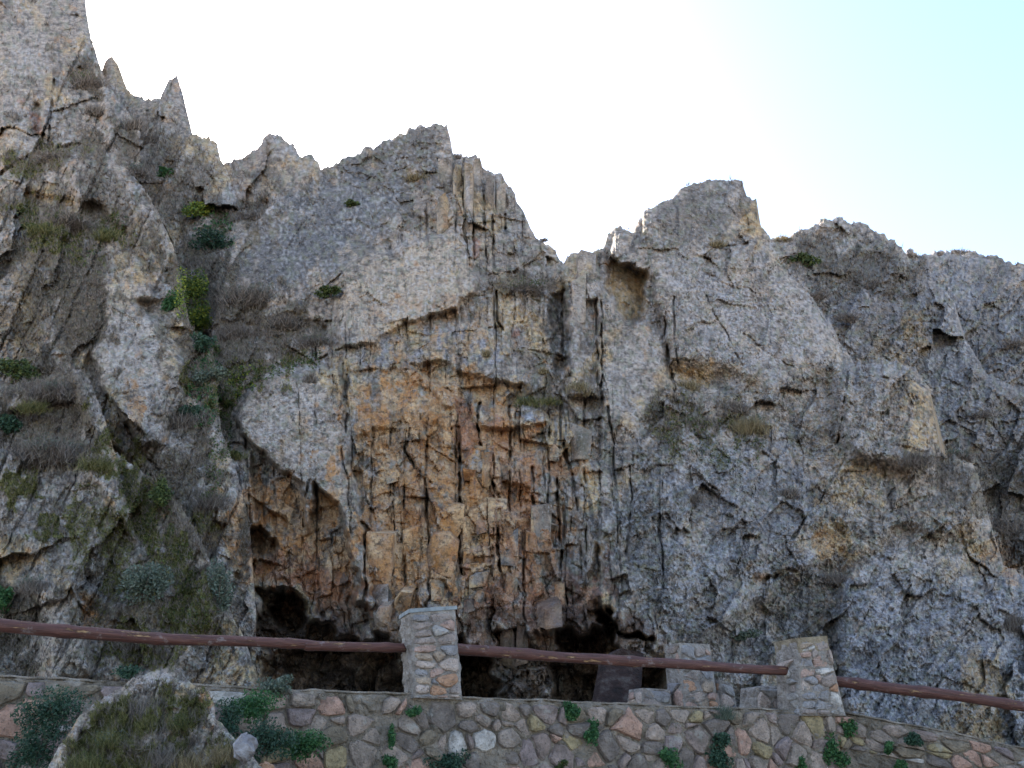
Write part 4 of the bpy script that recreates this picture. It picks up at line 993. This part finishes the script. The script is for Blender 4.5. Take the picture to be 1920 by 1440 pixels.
hexa_pillar('stone_pillar', 'tall pink and grey rubble pillar with thin slate cap in front of the cave',
    at(769,1148,wall_y(776)+o_), at(853,1142,wall_y(858)+o_), at(866,1312,wall_y(864)+o_), at(777,1308,wall_y(778)+o_), .43, ND, 11, .17, 3, cap=SLATE, group='stone pillars', side=False)
hexa_pillar('stone_pillar', 'broad tapering rubble pillar topped by a brown block between two log ends',
    at(1496,1201,wall_y(1500)+o_), at(1549,1197,wall_y(1556)+o_), at(1586,1342,wall_y(1584)+o_), at(1502,1342,wall_y(1502)+o_), .42, ND, 9, .2, 8, group='stone pillars', cap=BROWN, cap_t=.13)
hexa_pillar('stone_pillar', 'ruined rubble pillar standing behind the rail between low stone blocks',
    at(1274,1205,10.9), at(1331,1208,11.1), at(1348,1335,11.1), at(1284,1335,10.9), .4, ND, 6, .26, 13, group='stone pillars')
hexa_pillar('stone_block', 'squat stone stump on the terrace beside the leaning dark slab',
    at(1206,1290,10.9), at(1256,1293,11.0), at(1262,1345,11.0), at(1204,1345,10.9), .4, ND, 3, .22, 17, group='low stone stumps', cat='stone stump')
hexa_pillar('stone_block', 'jagged low stump against the foot of the ruined pillar, facing the broad pillar',
    at(1350,1274,11.15), at(1374,1284,11.2), at(1384,1345,11.2), at(1352,1345,11.15), .35, ND, 3, .2, 19, group='low stone stumps', cat='stone stump')
hexa_pillar('stone_block', 'low stump of pale stones touching the broad tapering pillar',
    at(1420,1288,10.4), at(1470,1286,10.5), at(1480,1345,10.5), at(1416,1345,10.4), .35, ND, 3, .22, 23, group='low stone stumps', cat='stone stump')

# dark slate slab leaning in the cave mouth
A = [at(1118,1335,12.0), at(1136,1232,12.7), at(1168,1216,12.75), at(1206,1224,12.8), at(1200,1335,12.1)]
V = [tuple(p) for p in A] + [tuple(p + Vector((-.08, .1, 0))) for p in A]
me = bpy.data.meshes.new('slate_slab'); me.from_pydata(V, [], [(4, 3, 2, 1, 0), (5, 6, 7, 8, 9)] + [(k, (k + 1) % 5, 5 + (k + 1) % 5, 5 + k) for k in range(5)]); me.materials.append(REDSLATE)
tag(link('slate_slab', me), 'flat dark red slab leaning in the cave mouth', 'slab')

# ------------------------------------------------------------------ log rails
def log(name, label, pts, radii, seed, knots=()):
    R = random.Random(seed)
    P = [at(a, b, wall_y(a) + .2) for a, b in pts]
    o = P[0]; e = P[-1]; ax = (e - o).normalized(); L = (e - o).length
    side = ax.cross(Vector((0, 0, 1))).normalized(); up = side.cross(ax)
    n = max(30, int(L / .045)); m = 16
    cum = [0]
    for a, b in zip(P[:-1], P[1:]): cum.append(cum[-1] + (b - a).length)
    V, Q = [], []
    for i in range(n + 1):
        t = cum[-1] * i / n
        k = min(max(0, int(np.searchsorted(cum, t, side='right') - 1)), len(P) - 2)
        p = P[k].lerp(P[k + 1], (t - cum[k]) / (cum[k + 1] - cum[k]))
        r = radii[0] + (radii[1] - radii[0]) * i / n
        r *= 1 + .05 * float(perlin(np.array([t * 2.2]), np.array([seed + .5]), seed)[0])
        for kt in knots: r *= 1 + .16 * math.exp(-((t / cum[-1] - kt) * L / .06) ** 2)
        r *= .9
        if i in (0, n): r *= .9
        wob = .012 * float(perlin(np.array([t * 1.1]), np.array([seed + 9.5]), seed + 1)[0])
        for j in range(m):
            a = 2 * math.pi * j / m
            rr = r * (1 + .05 * float(perlin(np.array([t * 3. + 3]), np.array([j * .9 + seed]), seed + 2)[0]))
            q = p + side * (math.cos(a) * rr) + up * (math.sin(a) * rr + wob) - o
            V.append((q.dot(ax), q.dot(side), q.dot(up)))
    for i in range(n):
        for j in range(m): Q.append((i * m + j, i * m + (j + 1) % m, (i + 1) * m + (j + 1) % m, (i + 1) * m + j))
    c0 = len(V)
    a = np.array(V[:m]).mean(0); b = np.array(V[-m:]).mean(0); V += [tuple(a), tuple(b)]
    T = [(c0, (j + 1) % m, j) for j in range(m)] + [(c0 + 1, n * m + j, n * m + (j + 1) % m) for j in range(m)]
    me = np_mesh(name, V, Q, WOOD, smooth=True, tris=T)
    ob = link(name, me); ob.location = o
    from mathutils import Matrix
    ob.rotation_euler = Matrix((ax, side, up)).transposed().to_euler()
    tag(ob, label, 'log rail', 'red brown log rails')
    return ob
log('log_rail', 'long red brown log with peeled underside running out past the mossy outcrop', [(-100,1160),(0,1173),(150,1187),(300,1197),(450,1204),(584,1210)], (.065, .05), 3, (.3, .55, .93))
log('log_rail', 'short log butted into the tall slate capped pillar with a peeled tan belly', [(572,1209),(660,1212),(762,1215)], (.052, .05), 5, (.03, .8))
log('log_rail', 'log spanning from the tall pillar across the cave to the broad pillar', [(850,1217),(1000,1227),(1200,1242),(1350,1250),(1479,1259)], (.064, .06), 8, (.2, .5, .72))
log('log_rail', 'rough log leaving the broad pillar where the wall drops away', [(1560,1277),(1640,1289),(1760,1303),(1880,1320),(2000,1337)], (.07, .066), 11, (.12, .4, .75))

# ------------------------------------------------------------------ outcrop in front of the wall
outcrop = rock_sheet('rock_outcrop', 90, 500,
  [(90,1440),(112,1400),(128,1376),(150,1340),(180,1318),(215,1296),(250,1272),(290,1258),(328,1250),(345,1258),(352,1275),(368,1288),(392,1294),(402,1320),(404,1345),(426,1370),(446,1394),(470,1415),(500,1445)],
  1560, 5.6, .75, R_LEFT, 97, step=1.6, lean=16, amp=.7, k_rel=.9)
tag(outcrop, 'mossy boulder tangled with dry grass in front of the wall', 'outcrop')

# ------------------------------------------------------------------ plants
def finish(root, V, Q, mat, name='foliage', T=None):
    if len(V): link(name, np_mesh(name, V, Q, mat, smooth=False, tris=T), root)
def leaf_cloud(rs, c, rad, n, size, clumps=7, flat=.5):
    """leaf-sized quads in clumps inside an ellipsoid (world space)"""
    d = rs.normal(size=(clumps, 3)); d /= np.linalg.norm(d, axis=1)[:, None]
    cc = d * (rs.random((clumps, 1)) ** .5) * .72
    cc[0] = 0
    cr = .28 + .3 * rs.random(clumps)
    k = rs.integers(0, clumps, n)
    e = rs.normal(size=(n, 3)); e /= np.linalg.norm(e, axis=1)[:, None]
    P = (cc[k] + e * (cr[k] * rs.random(n) ** .35)[:, None]) * np.array(rad) + np.array(c)
    nr = rs.normal(size=(n, 3)) + np.array([0, -.5, .7 * flat]); nr /= np.linalg.norm(nr, axis=1)[:, None]
    t = np.cross(nr, rs.normal(size=(n, 3))); t /= np.linalg.norm(t, axis=1)[:, None] + 1e-9
    b = np.cross(nr, t)
    s = (size * (.6 + .8 * rs.random(n)))[:, None]
    V = np.stack([P - t * s, P - b * s * .5, P + t * s, P + b * s * .5], 1).reshape(-1, 3)
    Q = np.arange(4 * n).reshape(n, 4)
    return V, Q
def blades(rs, base, n, h, spread, w, droop=.5, up=1., jb=0.):
    """curved blades or twigs from around a point"""
    base = np.array(base)
    az = rs.random(n) * 6.283; tl = rs.random(n) ** .7 * spread
    d = np.stack([np.sin(az) * tl, np.cos(az) * tl * .8 - .15, np.full(n, up)], 1); d /= np.linalg.norm(d, axis=1)[:, None]
    L = (h * (.45 + .55 * rs.random(n)))[:, None]
    B = base + rs.normal(size=(n, 3)) * np.array([jb, jb * .4, jb * .25])
    side = np.cross(d, rs.normal(size=(n, 3))); side /= np.linalg.norm(side, axis=1)[:, None] + 1e-9
    bend = rs.normal(size=(n, 3)) * .3; bend[:, 2] = -droop * (.3 + tl)
    ws = w * (.6 + .7 * rs.random(n))[:, None]
    p0 = B; p1 = B + d * L * .5; p2 = B + d * L * .95 + bend * L * .35
    V = np.stack([p0 - side * ws, p0 + side * ws, p1 - side * ws * .8, p1 + side * ws * .8, p2], 1).reshape(-1, 3)
    i = np.arange(n)[:, None] * 5
    return V, i + np.array([[0, 1, 3, 2]]), i + np.array([[2, 3, 4]])
RS = np.random.default_rng(77)
def shrub(name, label, px, py, rx, ry, kind, y=None, n=None, leaf=2.3, group=None, cat='shrub', clumps=8, stems=10):
    if y is None:
        y = surf(px, py); y -= .05 + .55 * rx * px_scale(px, py, y)
    m = px_scale(px, py, y); c = at(px, py, y)
    root = empty(name, at(px, py + ry, y)); tag(root, label, cat, group)
    n = n or int(min(2600, 200 + rx * ry * 1.15))
    V, Q = leaf_cloud(RS, c, (rx * m * 1.28, (rx + ry) * .45 * m, ry * m * 1.28), int(n * 1.25), leaf * m * 1.15, clumps)
    finish(root, V, Q, LEAF[kind])
    V, Q, T = blades(RS, at(px, py + ry * .8, y + .03), stems, ry * 1.9 * m, .8, .8 * m, .1)
    finish(root, V, Q, STEM, 'stem', T)
    return root
def tuft(name, label, px, py, w, h, kind, y=None, n=None, bw=.75, group=None, cat='grass tuft', droop=.5, leafk=None):
    """base of the tuft at (px, py)"""
    if y is None:
        y = surf(px, py - h * .3); y -= .05 + .2 * w * px_scale(px, py, y)
    m = px_scale(px, py, y)
    root = empty(name, at(px, py, y)); tag(root, label, cat, group)
    n = n or int(160 + w * h * .35)
    V, Q, T = blades(RS, at(px, py, y), n, h * m, w / max(h, 1) * 1.1, bw * m * .5, droop, jb=w * .33 * m)
    finish(root, V, Q, LEAF[kind], 'blade', T)
    if leafk:
        V, Q = leaf_cloud(RS, at(px, py - h * .4, y), (w * .8 * m, w * .4 * m, h * .45 * m), int(n * .8), 1.6 * m, 9)
        finish(root, V, Q, LEAF[leafk])
    return root
def ivy(name, label, poly, n, kind, leaf=2.2, y=None, cat='ivy', out=.05, noise_=True, group=None):
    xs = [p[0] for p in poly]; ys = [p[1] for p in poly]
    P = []
    k = 0
    m_ = inpoly(poly)
    while len(P) < n and k < n * 30:
        k += 1
        px = RS.uniform(min(xs), max(xs)); py = RS.uniform(min(ys), max(ys))
        r = int((py - Y0_) / ST); c = int((px - X0) / ST)
        if not (0 <= r < NY and 0 <= c < NX) or not m_[r, c]: continue
        if noise_ and NZ2[r, c] + .6 * NZ1[r, c] < RS.uniform(-.3, .25): continue
        yy = (surf(px, py) if y is None else (y(px) if callable(y) else y)) - out * RS.random()
        P.append((*at(px, py, yy), px_scale(px, py, yy)))
    P = np.array(P); n = len(P)
    if n == 0: return
    root = empty(name, P[:, :3].mean(0)); tag(root, label, cat, group)
    nr = RS.normal(size=(n, 3)) * .6 + np.array([0, -.8, .5]); nr /= np.linalg.norm(nr, axis=1)[:, None]
    t = np.cross(nr, RS.normal(size=(n, 3))); t /= np.linalg.norm(t, axis=1)[:, None]; b = np.cross(nr, t)
    s = (P[:, 3] * leaf * (.6 + .8 * RS.random(n)))[:, None]; c = P[:, :3]
    V = np.stack([c - t * s, c - b * s * .6, c + t * s, c + b * s * .6], 1).reshape(-1, 3)
    finish(root, V, np.arange(4 * n).reshape(n, 4), LEAF[kind])
    return root
WALLF = lambda px: wall_y(px) - .07
# on the wall
for px, py, rx, ry, kind, lab in (
  (1072,1333,26,20,'green','bright green shrub sprouting under the wall coping across from the cave'),
  (1106,1374,19,20,'green','small green plant on the wall just below the bright coping shrub'),
  (1344,1413,40,32,'blue','large round dark green bush at the wall foot below the ruined pillar'),
  (1250,1424,28,24,'green','round bush at the wall foot next to the largest round bush'),
  (1561,1408,24,28,'green','upright green bush hanging on the wall under the broad pillar'),
  (1585,1363,17,17,'green','compact green tuft at the foot of the broad pillar'),
  (1712,1388,15,14,'blue','dark small plant on the sloping wall beyond the broad pillar'),
  (1666,1401,10,11,'green','tiny green plant on the sloping wall between two larger tufts'),
  (848,1428,40,24,'blue','spreading blue green bush at the wall foot below the tall pillar'),
  (733,1380,8,18,'green','thin upright weed in a wall joint under the log end'),
  (735,1427,14,14,'green','small weed low on the wall beside a large purple grey stone'),
  (775,1336,14,11,'green','little weed in the mortar under the tall pillar'),
  (1500,1432,17,13,'green','weed at the wall base between the round and upright bushes'),
  (1692,1438,14,10,'green','weed at the lowest edge of the sloping wall'),
  (1052,1432,12,9,'ivy','olive weed at the wall foot under the coping shrub')):
    shrub('wall_shrub', lab, px, py, rx, ry, kind, y=WALLF(px), leaf=2.6, group='plants growing on the wall', stems=6)
tuft('dry_shrub', 'grey fuzzy shrub hanging over the coping by the ruined pillar', 1357, 1348, 26, 34, 'sage', y=WALLF(1357), cat='shrub')
# dark ivy and shrubs between wall and boulder
for px, py, rx, ry, kind, y, n, lab in (
  (105,1335,68,42,'blue',6.55,2600,'dense dark blue green shrub covering the wall beside the mossy boulder'),
  (62,1405,44,44,'blue',6.5,1800,'dark trailing shrub low on the wall under the dense blue green one'),
  (470,1318,50,30,'green',7.3,1800,'green shrub spilling over the coping above the bramble'),
  (430,1352,34,34,'blue',7.1,1300,'blue green shrub behind the shoulder of the mossy boulder'),
  (575,1395,42,32,'green',7.4,1700,'glossy green shrub on the wall at the edge of the bramble'),
  (500,1392,52,38,'blue',7.1,2200,'blue green bramble mass at the foot of the wall'),
  (525,1290,36,22,'sage',7.6,900,'grey twiggy shrub on the coping before the cave'),
  (240,1262,26,12,'blue',7.2,500,'small pale green plant peeping over the boulder crest')):
    shrub('wall_bramble', lab, px, py, rx, ry, kind, y=y, n=n, leaf=2.5, group='shrubs beside the boulder', clumps=12)
# on the cliff: leafy shrubs
for px, py, rx, ry, kind, lab in (
  (400,448,38,19,'blue','dark green shrub at the head of the gully under the pyramid pinnacle'),
  (372,392,28,16,'yellow','yellow green shrub highest in the gully'),
  (357,540,32,30,'yellow','bright yellow green bush halfway down the gully'),
  (322,566,24,20,'green','green bush against the leaning slab beside the yellow bush'),
  (362,600,36,30,'yellow','broad yellow green bush below the brightest one in the gully'),
  (382,640,24,16,'blue','dark bush under the broad yellow green one'),
  (400,655,18,12,'ivy','olive bush with reddish leaves low in the gully'),
  (362,772,26,22,'blue','blue green bush at the foot of the leaning slab'),
  (398,700,28,22,'sage','grey green bush in the middle of the lower gully'),
  (310,322,16,14,'green','small green shrub on the needle ridge'),
  (262,1092,46,48,'sage','tall grey green shrub on the lower buttress above the rail'),
  (410,1105,24,46,'sage','slim grey green shrub at the edge of the orange hollow'),
  (10,790,24,24,'blue','dark bush at the picture border above the dry grass mound'),
  (30,700,40,26,'ivy','olive scrub on the ledge under the brown stained slabs'),
  (8,1125,18,28,'green','green sprig beside the border above the log rail'),
  (1510,486,30,12,'ivy','dark low bush near the top of the rounded knoll'),
  (1395,1190,26,12,'sage','grey low bush on the rock above the rail'),
  (620,545,26,14,'ivy','dark cushion bush at the lower edge of the peak scree'),
  (660,380,12,6,'ivy','tiny cushion on the scree of the peak'),
  (305,925,22,24,'ivy','olive ivy clump on the mossy strip of the buttress')):
    shrub('cliff_shrub', lab, px, py, rx, ry, kind, leaf=2.6, group='shrubs growing on the cliff')
# dry scrub and grass tufts on the cliff
for px, py, w, h, kind, lk, lab in (
  (778,338,30,26,'straw',None,'straw coloured tuft shining near the summit of the main peak'),
  (465,568,70,52,'twig','sage','wide grey brown scrub bush under the peak scree'),
  (440,635,52,44,'twig',None,'grey scrub on the ledge beside the yellow bushes'),
  (590,650,50,34,'twig','sage','dry scrub beside the pale boulder face'),
  (530,610,44,34,'twig',None,'thin brown scrub in the middle of the ledge'),
  (85,862,90,62,'twig','sage','big mound of dry brown grass on the lower ledge'),
  (180,880,46,40,'grass','twig','dry tuft at the end of the big grass mound'),
  (100,745,56,50,'twig','sage','dark twiggy bush on the buttress shoulder'),
  (60,770,40,30,'grass',None,'olive grass on the buttress shoulder'),
  (1408,812,46,46,'straw','sage','dry grass clump on the broad grey shoulder'),
  (1290,730,34,26,'straw',None,'tan grass under the brown overhang'),
  (1380,772,36,30,'twig',None,'twiggy tuft between the two dry grass clumps'),
  (1722,872,46,40,'twig',None,'grey brown bush under the tan cliff edge'),
  (1800,862,42,24,'twig','sage','low grey bush beyond the tan cliff edge'),
  (990,762,34,30,'grass','sage','olive tuft on the ledge of the middle cliff'),
  (1085,738,30,34,'straw','sage','yellowish tuft at the foot of the narrow slab'),
  (1030,758,28,22,'grass',None,'small tuft between the two ledge tufts'),
  (912,668,12,20,'straw',None,'single pale tuft on the blue bedding shelf'),
  (1018,700,14,18,'straw',None,'pale tuft in the crack above the ledge'),
  (990,545,60,24,'twig','ivy','dark scrub along the saddle ledge under the columns'),
  (1020,452,14,10,'twig',None,'tiny shrub on the skyline above the saddle'),
  (858,296,10,8,'twig',None,'tiny plant on the skyline behind the columns'),
  (1468,450,30,14,'straw',None,'straw grass on the skyline notch beside the blocky summit'),
  (1800,474,24,12,'twig',None,'small bush on the far skyline'),
  (1710,482,18,12,'twig',None,'tuft beside the pale stones on the skyline'),
  (1345,462,22,20,'straw',None,'dry grass under the blocky summit'),
  (165,165,50,40,'twig','ivy','dark scrub in the notch beside the highest crag'),
  (178,215,32,30,'twig',None,'brown scrub below the notch scrub'),
  (95,300,60,28,'twig',None,'pinkish brown scrub lying along the diagonal ledge'),
  (250,245,26,40,'twig',None,'dry scrub under the first needle'),
  (278,272,26,40,'twig',None,'brown scrub between the needles'),
  (262,330,34,30,'twig','sage','grey scrub on the ridge flank'),
  (130,420,60,36,'twig','ivy','scrub on the upper ledge of the brown slabs'),
  (200,450,40,30,'grass','ivy','green brown scrub at the edge of the upper ledge'),
  (80,440,44,30,'grass','ivy','olive scrub at the inner end of the upper ledge'),
  (470,410,44,24,'twig',None,'dry scrub in the dip under the pyramid pinnacle'),
  (582,716,16,26,'twig',None,'twig tuft on top of the smooth grey slab'),
  (395,950,40,40,'twig','ivy','dark scrub at the edge of the pale stepped blocks'),
  (350,800,50,40,'twig',None,'brown scrub at the foot of the gully'),
  (440,860,26,24,'grass','ivy','tuft above the stepped pale blocks'),
  (60,1110,40,40,'twig','sage','scrub beside the pale rib above the log rail'),
  (1900,650,36,22,'twig',None,'grey bush on the far slope'),
  (1870,1000,60,44,'twig',None,'dry grass spread above the orange stained rocks'),
  (1840,780,40,18,'twig',None,'thin scrub line on the far slope'),
  (1480,930,30,26,'twig',None,'brown tuft in the knobbly grey wall'),
  (1300,940,36,24,'twig',None,'dry tuft on the wide knobbly face'),
  (1560,1090,50,26,'twig',None,'grey tuft above the dark hollow'),
  (1905,1180,30,40,'twig',None,'twig bush beside the pale dome'),
  (1590,600,40,22,'twig',None,'scrub on the flank of the rounded knoll'),
  (1640,540,44,20,'twig',None,'scrub high on the rounded knoll'),
  (1530,560,30,18,'twig',None,'scrub behind the pale diagonal edge'),
  (240,1215,40,36,'twig','ivy','scrub hanging just above the log rail')):
    tuft('dry_scrub', lab, px, py, w, h, kind, leafk=lk, group='dry scrub and grass on the rocks', cat='scrub')
# ivy mats
ivy('ivy', 'ivy hanging over the top edge of the smooth grey slab', [(415,740),(440,690),(520,680),(600,655),(600,685),(500,712),(440,760),(410,800)], 1500, 'ivy')
ivy('ivy', 'yellow green ivy at the corner above the smooth slab', [(420,700),(470,680),(480,720),(440,760)], 400, 'yellow', cat='ivy')
ivy('ivy', 'bright yellow green creeper filling the middle of the gully', [(330,500),(380,500),(392,560),(390,640),(340,620),(318,560)], 1500, 'yellow', y=lambda px: surf(px, 570) - .25, noise_=False)
ivy('ivy', 'dark creeper running down the lower gully between slab and scrub', [(370,640),(410,640),(420,720),(400,800),(365,800),(350,720)], 1500, 'green')
ivy('ivy', 'green creeper at the top of the gully', [(340,380),(430,400),(440,460),(390,470)], 800, 'green')
ivy('ivy', 'ivy mat over the brown upper ledge', [(30,380),(120,400),(240,400),(240,440),(150,500),(100,460),(40,430)], 1600, 'ivy')
ivy('ivy', 'ivy trailing down the mossy strip of the buttress', [(200,830),(300,900),(330,980),(380,1060),(390,1180),(310,1160),(260,1020)], 2200, 'ivy')
ivy('ivy', 'ivy creeping beside the stepped pale blocks', [(400,760),(440,740),(430,860),(400,960),(380,900)], 700, 'ivy')
ivy('ivy', 'dark ivy speckling the knobbly grey shoulder', [(1230,760),(1440,800),(1420,880),(1250,840)], 700, 'ivy', leaf=1.8)
# grass and moss growing everywhere on the ledges: nobody could count it
def scatter(name, label, weight, n, hpx, kind, per=7, bw=.6, droop=.5, ylim=1440):
    w = weight.copy(); w[int((ylim - Y0_) / ST):] = 0; w[DEPTH > 900] = 0; w[w < .12] = 0
    c = np.cumsum(w.ravel()); k = np.searchsorted(c, RS.random(n) * c[-1])
    r, q = np.unravel_index(np.minimum(k, w.size - 1), w.shape)
    px = X0 + q * ST + RS.uniform(-1, 1, n); py = Y0_ + r * ST + RS.uniform(-1, 1, n)
    y = DEPTH[r, q] - .02
    rx, rz = ray(px, py); B = np.stack([rx * y, y, EYE + rz * y], 1)
    m = y / (CP - SP * (720 - py) / FPX) / FPX
    B = np.repeat(B, per, 0); m = np.repeat(m, per); N = len(B)
    az = RS.random(N) * 6.283; tl = RS.random(N) * .9
    d = np.stack([np.sin(az) * tl, np.cos(az) * tl - .3, np.ones(N)], 1); d /= np.linalg.norm(d, axis=1)[:, None]
    L = (m * hpx * (.5 + .7 * RS.random(N)))[:, None]
    side = np.cross(d, RS.normal(size=(N, 3))); side /= np.linalg.norm(side, axis=1)[:, None]
    ws = (m * bw)[:, None]
    tip = B + d * L + np.stack([RS.normal(size=N) * .2, RS.normal(size=N) * .2, -droop * tl], 1) * L
    V = np.stack([B - side * ws, B + side * ws, tip], 1).reshape(-1, 3)
    tag(link(name, np_mesh(name, V, None, LEAF[kind], smooth=False, tris=np.arange(3 * N).reshape(N, 3))), label, None, None, 'stuff')
scatter('dry_grass', 'thin dry grass growing in every crack and ledge', np.clip(BRN, 0, 1), 14000, 11, 'twig')
scatter('grass', 'olive grass and moss on the damp ledges', np.clip(MOS, 0, 1) ** 1.5, 9000, 6, 'grass', bw=.8)
# on the boulder
bm = np.zeros(GX.shape, dtype=np.float32); bm[inpoly([(120,1400),(180,1330),(300,1275),(380,1300),(410,1360),(470,1425),(470,1465),(100,1465)])] = 1
scatter('boulder_grass', 'matted green and brown grass over the boulder', bm * np.clip(NZ1 * 4 + .35, 0, 1), 1300, 13, 'grass', per=8, bw=.75, ylim=1466)
scatter('boulder_straw', 'long dry straw over the boulder', bm * np.clip(NZ2 * 2 + .1, 0, 1), 420, 26, 'twig', per=8, bw=.55, droop=1., ylim=1466)
for px, py, w, h, kind, lk, lab in (
  (270,1340,44,56,'twig',None,'grey dry grass clump on the boulder below its pale crest'),
  (335,1365,50,40,'grass','ivy','green grass clump on the stepped shoulder of the boulder'),
  (205,1400,50,46,'grass','sage','olive clump on the dark side of the boulder'),
  (360,1450,60,70,'straw',None,'long straw coloured grass at the boulder foot'),
  (300,1430,50,50,'twig',None,'brown dead grass in the middle of the boulder'),
  (415,1430,44,50,'straw',None,'drooping straw grass beside the white stone'),
  (160,1440,50,44,'grass','ivy','green grass at the lower edge of the boulder')):
    tuft('grass_clump', lab, px, py, w, h, kind, leafk=lk, group='grass clumps on the boulder', n=230)
# loose stones by the boulder
def loose(label, px, py, rx, ry, y, seed, mat):
    R = random.Random(seed); m = px_scale(px, py, y); c = at(px, py, y)
    V, F = [], []; nl, nn = 7, 11
    for i in range(nl + 1):
        th = math.pi * i / nl
        for j in range(nn):
            ph = 2 * math.pi * j / nn; k = 1 + .16 * R.uniform(-1, 1)
            V.append((c.x + rx * m * math.sin(th) * math.cos(ph) * k, c.y + rx * m * .9 * math.sin(th) * math.sin(ph) * k, c.z + ry * m * math.cos(th) * k))
    for i in range(nl):
        for j in range(nn): F.append((i * nn + j, (i + 1) * nn + j, (i + 1) * nn + (j + 1) % nn, i * nn + (j + 1) % nn))
    me = bpy.data.meshes.new('loose_rock'); me.from_pydata(V, [], F); me.materials.append(mat)
    tag(link('loose_rock', me), label, 'rock')
PALE = mat_simple('pale_rock', [(.3, (.09, .07, .065)), (.48, (.22, .2, .2)), (.66, (.38, .36, .37))], 9, bump=1., bd=.03)
ORNG = mat_simple('orange_rock', [(.3, (.16, .08, .04)), (.5, (.3, .17, .1)), (.7, (.4, .27, .2))], 9, bump=1., bd=.03)
loose('pale lilac stone poking out beside the boulder and bramble', 460, 1402, 22, 24, 5.4, 4, PALE)
loose('reddish stone at the bottom edge under the pale lilac one', 497, 1442, 16, 12, 5.6, 5, ORNG)
loose('white sunlit stone on the skyline beside the rounded knoll', 1706, 472, 7, 6, 24.5, 7, PALE)
loose('white stone on the far skyline between two bushes', 1763, 475, 7, 5, 27., 8, PALE)
